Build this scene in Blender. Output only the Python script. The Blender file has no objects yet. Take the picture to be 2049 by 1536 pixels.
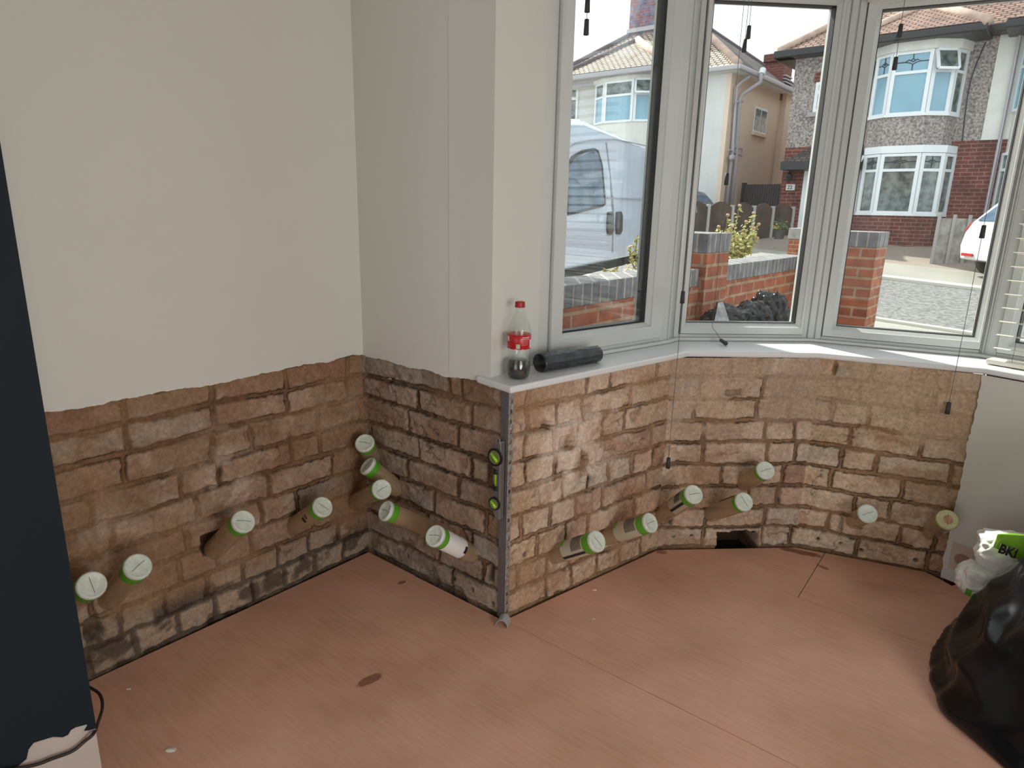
import bpy, bmesh, math, random
import numpy as np
from mathutils import Vector, Matrix
from mathutils import noise as mnoise

sc = bpy.context.scene
col = sc.collection
PI = math.pi
R = math.radians

# ------------------------------------------------------------------ camera
FPX = 1330.0
PITCH, ROLL, EYE = 0.25697483, 0.022450703, 1.2
_M = np.array([[1, 0, 0], [0, 0, -1], [0, 1, 0]], float)
_P = np.array([[1, 0, 0], [0, math.cos(PITCH), -math.sin(PITCH)], [0, math.sin(PITCH), math.cos(PITCH)]])
_R = np.array([[math.cos(ROLL), -math.sin(ROLL), 0], [math.sin(ROLL), math.cos(ROLL), 0], [0, 0, 1]])
CAM = _R @ _P @ _M                      # world -> (right, down, forward)
cd = bpy.data.cameras.new('camera'); cam = bpy.data.objects.new('camera', cd); col.objects.link(cam)
cd.sensor_width = 36; cd.lens = FPX / 2049 * 36; cd.clip_start = .05; cd.clip_end = 300
_rt = CAM.T
cam.matrix_world = Matrix([[_rt[0][0], -_rt[0][1], -_rt[0][2], 0], [_rt[1][0], -_rt[1][1], -_rt[1][2], 0],
                           [_rt[2][0], -_rt[2][1], -_rt[2][2], EYE], [0, 0, 0, 1]])
sc.camera = cam

# ------------------------------------------------------------------ light
w = bpy.data.worlds.new('sky'); sc.world = w; w.use_nodes = True
bg = w.node_tree.nodes['Background']; bg.inputs[0].default_value = (.90, .95, 1, 1); bg.inputs[1].default_value = 1.85
SUN_AZ = Vector((-.472, .881, 0)).normalized(); SUN_EL = R(42)
sl = bpy.data.lights.new('sun', 'SUN'); sl.energy = 9; sl.angle = R(.5); sl.color = (1, .95, .86)
so = bpy.data.objects.new('sun', sl); col.objects.link(so)
sdir = Vector((SUN_AZ.x * math.cos(SUN_EL), SUN_AZ.y * math.cos(SUN_EL), math.sin(SUN_EL)))
so.rotation_euler = sdir.to_track_quat('Z', 'Y').to_euler()
def area(name, loc, target, sx, sy, e, c):
    l = bpy.data.lights.new(name, 'AREA'); l.shape = 'RECTANGLE'; l.size = sx; l.size_y = sy; l.energy = e; l.color = c
    o = bpy.data.objects.new(name, l); col.objects.link(o); o.location = loc
    o.rotation_euler = (Vector(loc) - Vector(target)).to_track_quat('Z', 'Y').to_euler(); return o
# two unseen fill lamps, added behind and to the right to brighten the room
area('rear_fill', (-1.9, -2.9, 1.25), (0, 0, .9), 2.4, 2.1, 4, (1, .96, .92))
side_fill_l = area('side_fill', (1.34, -.83, .95), (-.5, 1.3, .42), 1.5, 1.0, 30, (1, .98, .95)); side_fill_l.data.spread = R(150)
sc.view_settings.view_transform = 'Standard'; sc.view_settings.look = 'None'
sc.view_settings.exposure = 0.0; sc.view_settings.gamma = 1

# ------------------------------------------------------------------ helpers
A = 0.8832087112736768                  # plan direction of the party wall, away from the camera
nn = np.array([math.cos(A), math.sin(A), 0.])      # outwards, towards the street
ur = np.array([math.sin(A), -math.cos(A), 0.])     # along the house front, to the right
O = np.array([0, 0, EYE])
def ray(u, v): return CAM.T @ np.array([(u - 1024.5) / FPX, (v - 768) / FPX, 1])
def onz(u, v, z):
    d = ray(u, v); return O + d * (z - EYE) / d[2]
def onpl(u, v, P, ang):
    d = ray(u, v); n = np.array([-math.sin(ang), math.cos(ang), 0]); return O + d * ((n @ (np.array(P) - O)) / (n @ d))
def at(u, v, depth): return O + ray(u, v) * depth
def tg(ang): return np.array([math.cos(ang), math.sin(ang), 0.])
def nrm(ang): return np.array([math.sin(ang), -math.cos(ang), 0.])   # to the room side for the walls below

class MB:
    def __init__(s): s.v = []; s.f = []
    def add(s, vs, fs):
        k = len(s.v); s.v += [tuple(float(c) for c in p) for p in vs]; s.f += [tuple(i + k for i in f) for f in fs]; return s
    def prism(s, pts, d):               # polygon pts (3-D) pushed along the vector d
        n = len(pts); d = np.array(d, float); a = [np.array(p, float) for p in pts]; b = [p + d for p in a]
        fs = [tuple(range(n - 1, -1, -1)), tuple(range(n, 2 * n))] + [(i, (i + 1) % n, n + (i + 1) % n, n + i) for i in range(n)]
        return s.add(a + b, fs)
    def obox(s, P, ex, ey, ez):         # corner P and three edge vectors
        P, ex, ey, ez = (np.array(q, float) for q in (P, ex, ey, ez))
        return s.prism([P, P + ex, P + ex + ey, P + ey], ez)
    def box(s, c, sx, sy, sz):
        return s.obox((c[0] - sx / 2, c[1] - sy / 2, c[2] - sz / 2), (sx, 0, 0), (0, sy, 0), (0, 0, sz))
    def tube(s, pts, r, n=10, cap=True):
        pts = [Vector(p) for p in pts]; rs = r if isinstance(r, (list, tuple)) else [r] * len(pts)
        k0 = []; prev = None
        for i, p in enumerate(pts):
            t = (pts[min(i + 1, len(pts) - 1)] - pts[max(i - 1, 0)]).normalized()
            if prev is None:
                prev = t.orthogonal().normalized()
            prev = (prev - t * prev.dot(t)).normalized(); q = t.cross(prev)
            k0 += [p + (prev * math.cos(2 * PI * j / n) + q * math.sin(2 * PI * j / n)) * rs[i] for j in range(n)]
        m = len(pts); fs = [(i * n + j, i * n + (j + 1) % n, (i + 1) * n + (j + 1) % n, (i + 1) * n + j) for i in range(m - 1) for j in range(n)]
        if cap: fs += [tuple(range(n - 1, -1, -1)), tuple((m - 1) * n + j for j in range(n))]
        return s.add(k0, fs)
    def lathe(s, c, ax, prof, n=32):    # prof = [(distance along the axis, radius)]
        ax = Vector(ax).normalized(); e = ax.orthogonal().normalized(); q = ax.cross(e); c = Vector(c); vs = []
        for h, r in prof: vs += [c + ax * h + (e * math.cos(2 * PI * j / n) + q * math.sin(2 * PI * j / n)) * max(r, 1e-5) for j in range(n)]
        m = len(prof)
        fs = [(i * n + j, i * n + (j + 1) % n, (i + 1) * n + (j + 1) % n, (i + 1) * n + j) for i in range(m - 1) for j in range(n)]
        fs += [tuple(range(n - 1, -1, -1)), tuple((m - 1) * n + j for j in range(n))]
        return s.add(vs, fs)
    def build(s, name, mat, parent=None, smooth=False, bevel=0, uv=False, seg=2, subd=0):
        off = np.array(parent['_o'] if parent is not None else (0, 0, 0), float)
        me = bpy.data.meshes.new(name)
        me.from_pydata([tuple(np.array(p) - off) for p in s.v], [], s.f)
        bm = bmesh.new(); bm.from_mesh(me)
        bmesh.ops.recalc_face_normals(bm, faces=bm.faces)
        if uv:
            ul = bm.loops.layers.uv.new('UVMap')
            for f in bm.faces:
                n = f.normal
                if abs(n.z) > .97: t = Vector((1, 0, 0)); b = Vector((0, 1, 0))
                else:
                    t = Vector((0, 0, 1)).cross(n).normalized(); b = n.cross(t)
                for l in f.loops:
                    p = l.vert.co + Vector(off); l[ul].uv = (p.dot(t), p.dot(b))
        bm.to_mesh(me); bm.free()
        me.materials.append(mat)
        if smooth:
            for p in me.polygons: p.use_smooth = True
        o = bpy.data.objects.new(name, me); col.objects.link(o)
        o['_o'] = [float(c) for c in off]
        if parent is not None: o.parent = parent
        if bevel:
            b = o.modifiers.new('bevel', 'BEVEL'); b.width = bevel; b.segments = seg; b.limit_method = 'ANGLE'; b.angle_limit = R(35)
            for p in me.polygons: p.use_smooth = True
            wn = o.modifiers.new('wn', 'WEIGHTED_NORMAL')
        if subd:
            b = o.modifiers.new('sub', 'SUBSURF'); b.levels = subd; b.render_levels = subd
        return o
def text_mesh(name, body, size, extrude, m, parent, mtx, offset=0):
    cu = bpy.data.curves.new(name, 'FONT'); cu.body = body; cu.size = size; cu.extrude = extrude; cu.offset = offset
    tmp = bpy.data.objects.new('tmp', cu); col.objects.link(tmp); dg = bpy.context.evaluated_depsgraph_get(); dg.update()
    me = bpy.data.meshes.new_from_object(tmp.evaluated_get(dg)); bpy.data.objects.remove(tmp); me.materials.clear(); me.materials.append(m)
    o = bpy.data.objects.new(name, me); col.objects.link(o); o.parent = parent; o.matrix_local = mtx; o['_o'] = [0, 0, 0]; return o
def tag(o, label, cat, group=None, kind=None):
    if label: o['label'] = label
    if cat: o['category'] = cat
    if group: o['group'] = group
    if kind: o['kind'] = kind
    return o
def thing(name, loc, label, cat, group=None):
    o = bpy.data.objects.new(name, None); col.objects.link(o); o.location = [float(c) for c in loc]; o['_o'] = [float(c) for c in loc]
    o.empty_display_size = .05
    return tag(o, label, cat, group)
def struct(name, loc=(0, 0, 0)):
    o = thing(name, loc, None, None); o['kind'] = 'structure'; return o
def st(o): o['kind'] = 'structure'; return o

# ------------------------------------------------------------------ materials
def mat(name, c, rough=.6, metal=0, bump=0, bscale=30, var=0, vscale=4, spec=.5, trans=0, coat=0, c2=None, detail=4):
    m = bpy.data.materials.new(name); m.use_nodes = True; nt = m.node_tree; p = nt.nodes['Principled BSDF']
    p.inputs['Base Color'].default_value = (*c, 1); p.inputs['Roughness'].default_value = rough; p.inputs['Metallic'].default_value = metal
    p.inputs['Specular IOR Level'].default_value = spec; p.inputs['Transmission Weight'].default_value = trans; p.inputs['Coat Weight'].default_value = coat
    tc = nt.nodes.new('ShaderNodeTexCoord')
    if var or c2:
        n = nt.nodes.new('ShaderNodeTexNoise'); n.inputs['Scale'].default_value = vscale; n.inputs['Detail'].default_value = detail
        nt.links.new(tc.outputs['Object'], n.inputs['Vector'])
        cr = nt.nodes.new('ShaderNodeValToRGB'); cr.color_ramp.elements[0].position = .35; cr.color_ramp.elements[1].position = .65
        a = c; b = c2 if c2 else tuple(min(1, x * (1 + var)) for x in c)
        if not c2: a = tuple(x * (1 - var) for x in c)
        cr.color_ramp.elements[0].color = (*a, 1); cr.color_ramp.elements[1].color = (*b, 1)
        nt.links.new(n.outputs['Fac'], cr.inputs[0]); nt.links.new(cr.outputs[0], p.inputs['Base Color'])
    if bump:
        n = nt.nodes.new('ShaderNodeTexNoise'); n.inputs['Scale'].default_value = bscale; n.inputs['Detail'].default_value = 5
        nt.links.new(tc.outputs['Object'], n.inputs['Vector'])
        b = nt.nodes.new('ShaderNodeBump'); b.inputs['Strength'].default_value = bump; b.inputs['Distance'].default_value = .01
        nt.links.new(n.outputs['Fac'], b.inputs['Height']); nt.links.new(b.outputs[0], p.inputs['Normal'])
    return m
def brickmat(name, c1, c2, mort, bw=.225, bh=.075, ms=.01, bump=.5, noise=.35, off=.5, rough=.85, nscale=3):
    m = bpy.data.materials.new(name); m.use_nodes = True; nt = m.node_tree; p = nt.nodes['Principled BSDF']; p.inputs['Roughness'].default_value = rough
    tc = nt.nodes.new('ShaderNodeTexCoord'); b = nt.nodes.new('ShaderNodeTexBrick'); nt.links.new(tc.outputs['UV'], b.inputs['Vector'])
    b.inputs['Color1'].default_value = (*c1, 1); b.inputs['Color2'].default_value = (*c2, 1); b.inputs['Mortar'].default_value = (*mort, 1)
    b.inputs['Scale'].default_value = 1; b.inputs['Mortar Size'].default_value = ms; b.inputs['Brick Width'].default_value = bw; b.inputs['Row Height'].default_value = bh
    b.inputs['Mortar Smooth'].default_value = .2; b.offset = off
    n = nt.nodes.new('ShaderNodeTexNoise'); n.inputs['Scale'].default_value = nscale; n.inputs['Detail'].default_value = 8; nt.links.new(tc.outputs['UV'], n.inputs['Vector'])
    mr = nt.nodes.new('ShaderNodeMapRange'); mr.inputs[1].default_value = .3; mr.inputs[2].default_value = .7; mr.inputs[3].default_value = 1 - noise; mr.inputs[4].default_value = 1 + noise
    nt.links.new(n.outputs['Fac'], mr.inputs[0])
    mx = nt.nodes.new('ShaderNodeMix'); mx.data_type = 'RGBA'; mx.blend_type = 'MULTIPLY'; mx.inputs[0].default_value = 1
    nt.links.new(b.outputs['Color'], mx.inputs[6]); nt.links.new(mr.outputs[0], mx.inputs[7]); nt.links.new(mx.outputs[2], p.inputs['Base Color'])
    bp = nt.nodes.new('ShaderNodeBump'); bp.invert = True; bp.inputs['Strength'].default_value = bump; bp.inputs['Distance'].default_value = .01
    nt.links.new(b.outputs['Fac'], bp.inputs['Height']); nt.links.new(bp.outputs[0], p.inputs['Normal'])
    return m
def glassmat(name, tint=(1, 1, 1), refl=1.0, ior=1.5, opaque=0, oc=(.5, .6, .7), rough=.0):
    m = bpy.data.materials.new(name); m.use_nodes = True; nt = m.node_tree; nt.nodes.remove(nt.nodes['Principled BSDF']); out = nt.nodes['Material Output']
    t = nt.nodes.new('ShaderNodeBsdfTransparent'); t.inputs[0].default_value = (*tint, 1)
    g = nt.nodes.new('ShaderNodeBsdfGlossy'); g.inputs['Roughness'].default_value = rough; g.inputs[0].default_value = (refl, refl, refl, 1)
    lw = nt.nodes.new('ShaderNodeLayerWeight'); lw.inputs[0].default_value = .5
    pw = nt.nodes.new('ShaderNodeMath'); pw.operation = 'POWER'; nt.links.new(lw.outputs['Facing'], pw.inputs[0]); pw.inputs[1].default_value = 5
    f = nt.nodes.new('ShaderNodeMath'); f.operation = 'MULTIPLY_ADD'; nt.links.new(pw.outputs[0], f.inputs[0]); f.inputs[1].default_value = .9; f.inputs[2].default_value = ((ior - 1) / (ior + 1)) ** 2 * .8
    mx = nt.nodes.new('ShaderNodeMixShader'); nt.links.new(f.outputs[0], mx.inputs[0]); nt.links.new(g.outputs[0], mx.inputs[2])
    if opaque:
        d = nt.nodes.new('ShaderNodeBsdfDiffuse'); d.inputs[0].default_value = (*oc, 1)
        m2 = nt.nodes.new('ShaderNodeMixShader'); m2.inputs[0].default_value = opaque
        nt.links.new(t.outputs[0], m2.inputs[1]); nt.links.new(d.outputs[0], m2.inputs[2]); nt.links.new(m2.outputs[0], mx.inputs[1])
    else: nt.links.new(t.outputs[0], mx.inputs[1])
    nt.links.new(mx.outputs[0], out.inputs[0]); return m

M = {}
M['plaster'] = mat('plaster_wall_paint', (.66, .67, .63), .75, bump=.05, bscale=60, var=.015, vscale=1.5)
M['plaster_edge'] = mat('broken_plaster', (.42, .33, .27), .95, bump=.6, bscale=120)
M['upvc'] = mat('white_upvc', (.58, .61, .60), .28, var=.02, vscale=6)
M['sill'] = mat('white_sill_board', (.74, .76, .77), .3)
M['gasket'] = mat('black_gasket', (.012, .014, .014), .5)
M['glass'] = glassmat('window_glass', (.97, .985, .98), 1.0, 1.45)
M['navy'] = mat('navy_paint', (.006, .014, .021), .7, bump=.03, spec=.25)
M['bareplaster'] = mat('bare_plaster', (.50, .44, .40), .85, bump=.1, bscale=40, var=.07, vscale=6)
M['metal'] = mat('galvanised_steel', (.42, .43, .43), .42, metal=.75, bump=.3, bscale=150, var=.25, vscale=60)
M['steel'] = mat('cast_alloy', (.30, .31, .32), .35, metal=.8)
M['black'] = mat('black_plastic', (.01, .01, .011), .4)
M['binbag'] = mat('black_polythene', (.005, .006, .008), .22, bump=.10, bscale=7, spec=.32)
M['binroll'] = mat('black_polythene_roll', (.03, .037, .042), .27, bump=.4, bscale=16, var=.3, vscale=25)
M['cable'] = mat('black_cable', (.018, .012, .010), .45)
M['cord'] = mat('blind_cord', (.12, .12, .11), .8)
M['tassel'] = mat('grey_tassel', (.035, .037, .037), .6)
M['slat'] = mat('cream_slat', (.76, .74, .66), .4)
M['vial'] = mat('vial_green', (.30, .62, .02), .12, spec=.8)
M['white'] = mat('white_gloss', (.75, .78, .8), .3)
M['whitepoly'] = mat('white_polythene', (.80, .81, .80), .3, bump=.3, bscale=30)
M['green'] = mat('label_green', (.10, .36, .02), .35)
M['lime'] = mat('foil_green', (.28, .62, .03), .3)
M['print'] = mat('black_print', (.015, .015, .02), .5)
M['redprint'] = mat('red_print', (.5, .02, .015), .4)
M['capwhite'] = mat('bottle_base_white', (.62, .68, .60), .35, bump=.25, bscale=90, var=.07, vscale=70)
M['line'] = mat('seam_line', (.10, .11, .09), .6)
M['tubebody'] = glassmat('translucent_bottle', (.86, .74, .56), .9, 1.45, .45, (.55, .42, .27), .12)
M['tubelabel'] = mat('clear_label', (.50, .46, .34), .4)
M['cola'] = mat('cola', (.012, .005, .003), .08, spec=.9)
M['pet'] = glassmat('clear_plastic', (.93, .95, .93), 1.0, 1.5, .04, (.7, .74, .7), .03)
M['colared'] = mat('red_label', (.48, .012, .018), .35)
M['capred'] = mat('red_cap', (.36, .006, .012), .4)
M['wbrick'] = brickmat('orange_wall_brick', (.36, .105, .045), (.25, .068, .034), (.34, .22, .14), nscale=14, noise=.3)
M['coping'] = brickmat('blue_grey_coping', (.125, .128, .14), (.165, .165, .175), (.34, .30, .25), bw=.075, bh=.30, ms=.007, off=0, nscale=12, rough=.7)
M['hbrick'] = brickmat('dark_red_house_brick', (.15, .040, .030), (.11, .030, .025), (.24, .14, .11), bh=.085, ms=.009)
M['pebble'] = mat('pebbledash', (.13, .11, .11), .95, bump=1, bscale=28, c2=(.46, .40, .37), vscale=22, detail=8)
M['hwhite'] = mat('painted_render_white', (.66, .66, .61), .8, var=.05)
M['cream'] = mat('cream_render', (.72, .57, .45), .85, var=.04, vscale=1)
M['hblue'] = mat('white_render', (.64, .64, .62), .85, var=.03, vscale=2)
M['roof1'] = brickmat('sunlit_roof_tiles', (.62, .52, .40), (.50, .39, .30), (.08, .055, .045), bw=.17, bh=.11, ms=.022, bump=1, noise=.3)  # sun glare on these slopes is lightened into the tile colour
M['roof2'] = brickmat('red_brown_roof_tiles', (.34, .19, .14), (.25, .14, .105), (.05, .03, .025), bw=.17, bh=.11, ms=.02, bump=1, noise=.35)
M['roofd'] = brickmat('dark_roof_tiles', (.10, .075, .07), (.07, .055, .055), (.03, .025, .025), bw=.17, bh=.13, ms=.015, bump=1)
M['ridge'] = mat('ridge_tiles', (.50, .37, .30), .9, bump=.5, var=.15)
M['ridged'] = mat('dark_ridge', (.12, .10, .11), .9)
M['fascia'] = mat('black_fascia', (.018, .018, .022), .4)
M['gutter'] = mat('grey_gutter', (.42, .40, .42), .5)
M['pipe'] = mat('grey_pipe', (.40, .38, .41), .6)
M['stack'] = brickmat('chimney_brick', (.30, .09, .07), (.16, .17, .24), (.20, .20, .26), nscale=6, noise=.4)
M['stackr'] = brickmat('red_chimney_brick', (.20, .06, .045), (.15, .04, .035), (.20, .13, .11))
M['paneblue'] = mat('blue_blind_pane', (.20, .38, .48), .08, spec=.8, var=.1, vscale=1)
M['panedark'] = mat('dark_pane', (.05, .07, .07), .06, spec=.8, c2=(.20, .24, .22), vscale=7)
M['lead'] = mat('leading', (.02, .03, .05), .6)
M['gate'] = mat('dark_timber', (.045, .042, .045), .8, bump=.3)
M['fence'] = mat('fence_panel_brown', (.07, .05, .04), .9, bump=.6, var=.3)
M['fpost'] = mat('concrete_post', (.36, .34, .33), .9, bump=.3)
M['oldfence'] = mat('weathered_timber', (.30, .28, .26), .9, bump=.5, var=.3, vscale=8)
M['road'] = mat('asphalt', (.11, .108, .105), .9, bump=1, bscale=14, c2=(.24, .235, .225), vscale=16, detail=6)
M['pave'] = mat('pale_pavement', (.30, .285, .25), .9, bump=.3, var=.06, vscale=1.2)
M['kerb'] = mat('kerb_stone', (.60, .58, .49), .9)
M['drive'] = mat('drive', (.30, .27, .24), .9, bump=.3, var=.1)
M['soil'] = mat('yard_gravel', (.27, .22, .18), .95, bump=.6)
M['vanpaint'] = mat('silver_white_paint', (.50, .57, .67), .25, coat=.6, var=.02)
M['carwhite'] = mat('white_car_paint', (.74, .78, .80), .2, coat=.6)
M['carblue'] = mat('blue_car_paint', (.05, .08, .14), .2, coat=.6)
M['carglass'] = mat('car_glass', (.05, .09, .14), .06, spec=.9, c2=(.10, .16, .24), vscale=5)
M['rubber'] = mat('tyre_rubber', (.015, .015, .015), .8)
M['lamp'] = mat('red_lamp', (.45, .02, .02), .2)
M['leaf'] = mat('yellow_green_leaf', (.36, .38, .07), .6, c2=(.50, .42, .16), vscale=9)
M['stem'] = mat('green_stem', (.22, .21, .08), .7)
M['petal'] = mat('faded_flower', (.55, .36, .25), .7)
M['pot'] = mat('dark_pot', (.06, .055, .06), .5)
M['yellow'] = mat('yellow_petal', (.75, .60, .06), .6)
M['chip'] = mat('plaster_crumb', (.72, .66, .56), .9)
M['dark'] = mat('dark_void', (.012, .010, .009), .95)
M['lagging'] = mat('timber_edge', (.22, .13, .08), .9)

# hardboard sheets with the stains they carry
def floor_mat():
    m = bpy.data.materials.new('red_brown_plywood'); m.use_nodes = True; nt = m.node_tree; p = nt.nodes['Principled BSDF']; p.inputs['Roughness'].default_value = .62
    tc = nt.nodes.new('ShaderNodeTexCoord')
    sv = seams[0][1] - seams[0][0]
    m0 = nt.nodes.new('ShaderNodeMapping'); m0.inputs['Rotation'].default_value = (0, 0, -math.atan2(sv[1], sv[0])); nt.links.new(tc.outputs['Object'], m0.inputs[0])
    mp = nt.nodes.new('ShaderNodeMapping'); mp.inputs['Scale'].default_value = (2.2, 26, 1); nt.links.new(m0.outputs[0], mp.inputs[0])
    n1 = nt.nodes.new('ShaderNodeTexNoise'); n1.inputs['Scale'].default_value = 4; n1.inputs['Detail'].default_value = 8; nt.links.new(mp.outputs[0], n1.inputs['Vector'])
    n2 = nt.nodes.new('ShaderNodeTexNoise'); n2.inputs['Scale'].default_value = 3; n2.inputs['Detail'].default_value = 6; nt.links.new(tc.outputs['Object'], n2.inputs['Vector'])
    cr = nt.nodes.new('ShaderNodeValToRGB'); e = cr.color_ramp.elements; e[0].position = .30; e[1].position = .72; e[0].color = (.71, .395, .27, 1); e[1].color = (.77, .475, .35, 1)
    nt.links.new(n1.outputs['Fac'], cr.inputs[0])
    c2 = nt.nodes.new('ShaderNodeValToRGB'); e = c2.color_ramp.elements; e[0].position = .32; e[1].position = .68; e[0].color = (.78, .74, .70, 1); e[1].color = (1.03, 1.02, 1.05, 1)
    nt.links.new(n2.outputs['Fac'], c2.inputs[0])
    mx = nt.nodes.new('ShaderNodeMix'); mx.data_type = 'RGBA'; mx.blend_type = 'MULTIPLY'; mx.inputs[0].default_value = 1
    nt.links.new(cr.outputs[0], mx.inputs[6]); nt.links.new(c2.outputs[0], mx.inputs[7])
    cur = mx.outputs[2]
    geo = nt.nodes.new('ShaderNodeNewGeometry')
    wn = nt.nodes.new('ShaderNodeTexNoise'); wn.inputs['Scale'].default_value = 22; nt.links.new(tc.outputs['Object'], wn.inputs['Vector'])
    for (a, b, wd, k) in STAINS:          # damp red marks along short strokes
        a = Vector(a); b = Vector(b); d = b - a; L = d.length; d.normalize()
        sub = nt.nodes.new('ShaderNodeVectorMath'); sub.operation = 'SUBTRACT'; nt.links.new(geo.outputs['Position'], sub.inputs[0]); sub.inputs[1].default_value = (a + b) / 2
        dx = nt.nodes.new('ShaderNodeVectorMath'); dx.operation = 'DOT_PRODUCT'; nt.links.new(sub.outputs[0], dx.inputs[0]); dx.inputs[1].default_value = d / (L / 2)
        dy = nt.nodes.new('ShaderNodeVectorMath'); dy.operation = 'DOT_PRODUCT'; nt.links.new(sub.outputs[0], dy.inputs[0]); dy.inputs[1].default_value = Vector((-d.y, d.x, 0)) / wd
        x2 = nt.nodes.new('ShaderNodeMath'); x2.operation = 'MULTIPLY'; nt.links.new(dx.outputs['Value'], x2.inputs[0]); nt.links.new(dx.outputs['Value'], x2.inputs[1])
        y2 = nt.nodes.new('ShaderNodeMath'); y2.operation = 'MULTIPLY_ADD'; nt.links.new(dy.outputs['Value'], y2.inputs[0]); nt.links.new(dy.outputs['Value'], y2.inputs[1]); nt.links.new(x2.outputs[0], y2.inputs[2])
        ad = nt.nodes.new('ShaderNodeMath'); ad.operation = 'MULTIPLY_ADD'; nt.links.new(wn.outputs['Fac'], ad.inputs[0]); ad.inputs[1].default_value = 2.2; nt.links.new(y2.outputs[0], ad.inputs[2])
        mr = nt.nodes.new('ShaderNodeMapRange'); mr.inputs[1].default_value = 2.15; mr.inputs[2].default_value = 1.75; mr.inputs[3].default_value = 0; mr.inputs[4].default_value = k; nt.links.new(ad.outputs[0], mr.inputs[0])
        m2 = nt.nodes.new('ShaderNodeMix'); m2.data_type = 'RGBA'; nt.links.new(mr.outputs[0], m2.inputs[0]); nt.links.new(cur, m2.inputs[6]); m2.inputs[7].default_value = (.19, .055, .028, 1); cur = m2.outputs[2]
    nt.links.new(cur, p.inputs['Base Color'])
    bp = nt.nodes.new('ShaderNodeBump'); bp.inputs['Strength'].default_value = .08; nt.links.new(n1.outputs['Fac'], bp.inputs['Height']); nt.links.new(bp.outputs[0], p.inputs['Normal'])
    return m

# old brick: colours come from a per-brick attribute, fine grain from noise
def oldbrick_mat():
    m = bpy.data.materials.new('old_soft_brick'); m.use_nodes = True; nt = m.node_tree; p = nt.nodes['Principled BSDF']; p.inputs['Roughness'].default_value = .93; p.inputs['Specular IOR Level'].default_value = .25
    at_ = nt.nodes.new('ShaderNodeAttribute'); at_.attribute_name = 'Col'
    tc = nt.nodes.new('ShaderNodeTexCoord'); n = nt.nodes.new('ShaderNodeTexNoise'); n.inputs['Scale'].default_value = 95; n.inputs['Detail'].default_value = 9; n.inputs['Roughness'].default_value = .7; nt.links.new(tc.outputs['Object'], n.inputs['Vector'])
    mr = nt.nodes.new('ShaderNodeMapRange'); mr.inputs[1].default_value = .3; mr.inputs[2].default_value = .7; mr.inputs[3].default_value = .70; mr.inputs[4].default_value = 1.28; nt.links.new(n.outputs['Fac'], mr.inputs[0])
    mx = nt.nodes.new('ShaderNodeMix'); mx.data_type = 'RGBA'; mx.blend_type = 'MULTIPLY'; mx.inputs[0].default_value = 1
    nt.links.new(at_.outputs['Color'], mx.inputs[6]); nt.links.new(mr.outputs[0], mx.inputs[7]); nt.links.new(mx.outputs[2], p.inputs['Base Color'])
    b = nt.nodes.new('ShaderNodeBump'); b.inputs['Strength'].default_value = .55; b.inputs['Distance'].default_value = .004; nt.links.new(n.outputs['Fac'], b.inputs['Height']); nt.links.new(b.outputs[0], p.inputs['Normal'])
    return m
M['oldbrick'] = oldbrick_mat()

# ------------------------------------------------------------------ plan of the room (metres)
P0 = np.array([-.502, 2.162, 0]); K = np.array([-.008, 1.768, 0]); S = np.array([.545, 2.222, 0]); T = np.array([1.0745, 2.266, 0]); U = np.array([1.5135, 2.073, 0])
C1, C2, C3, C4 = 0.693897, 0.0802326, -0.42834, R(-54)
H = .722                                   # height of the stripped brick
F1 = np.array([.317, 2.187, 0]); F2 = np.array([.641, 2.446, 0]); F3 = np.array([1.154, 2.467, 0]); F4 = np.array([1.616, 2.252, 0])

# ------------------------------------------------------------------ stripped brick walls
def vnoise(x, y, seed):
    xi = np.floor(x).astype(int); yi = np.floor(y).astype(int); fx = x - xi; fy = y - yi; fx = fx * fx * (3 - 2 * fx); fy = fy * fy * (3 - 2 * fy)
    def h(a, b):
        v = np.sin(a * 127.1 + b * 311.7 + seed * 74.7) * 43758.5453; return v - np.floor(v)
    return (h(xi, yi) * (1 - fx) + h(xi + 1, yi) * fx) * (1 - fy) + (h(xi, yi + 1) * (1 - fx) + h(xi + 1, yi + 1) * fx) * fy
def fbm(x, y, seed, oc=4):
    t = 0; a = .5
    for i in range(oc): t = t + a * vnoise(x * 2 ** i, y * 2 ** i, seed + i * 3.1); a /= 2
    return t / (1 - .5 ** oc)
def sstep(a, b, x):
    t = np.clip((x - a) / (b - a), 0, 1); return t * t * (3 - 2 * t)
ZR = [0, .082, .160, .245, .328, .412, .493, .578, .655, H + .01]
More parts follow.
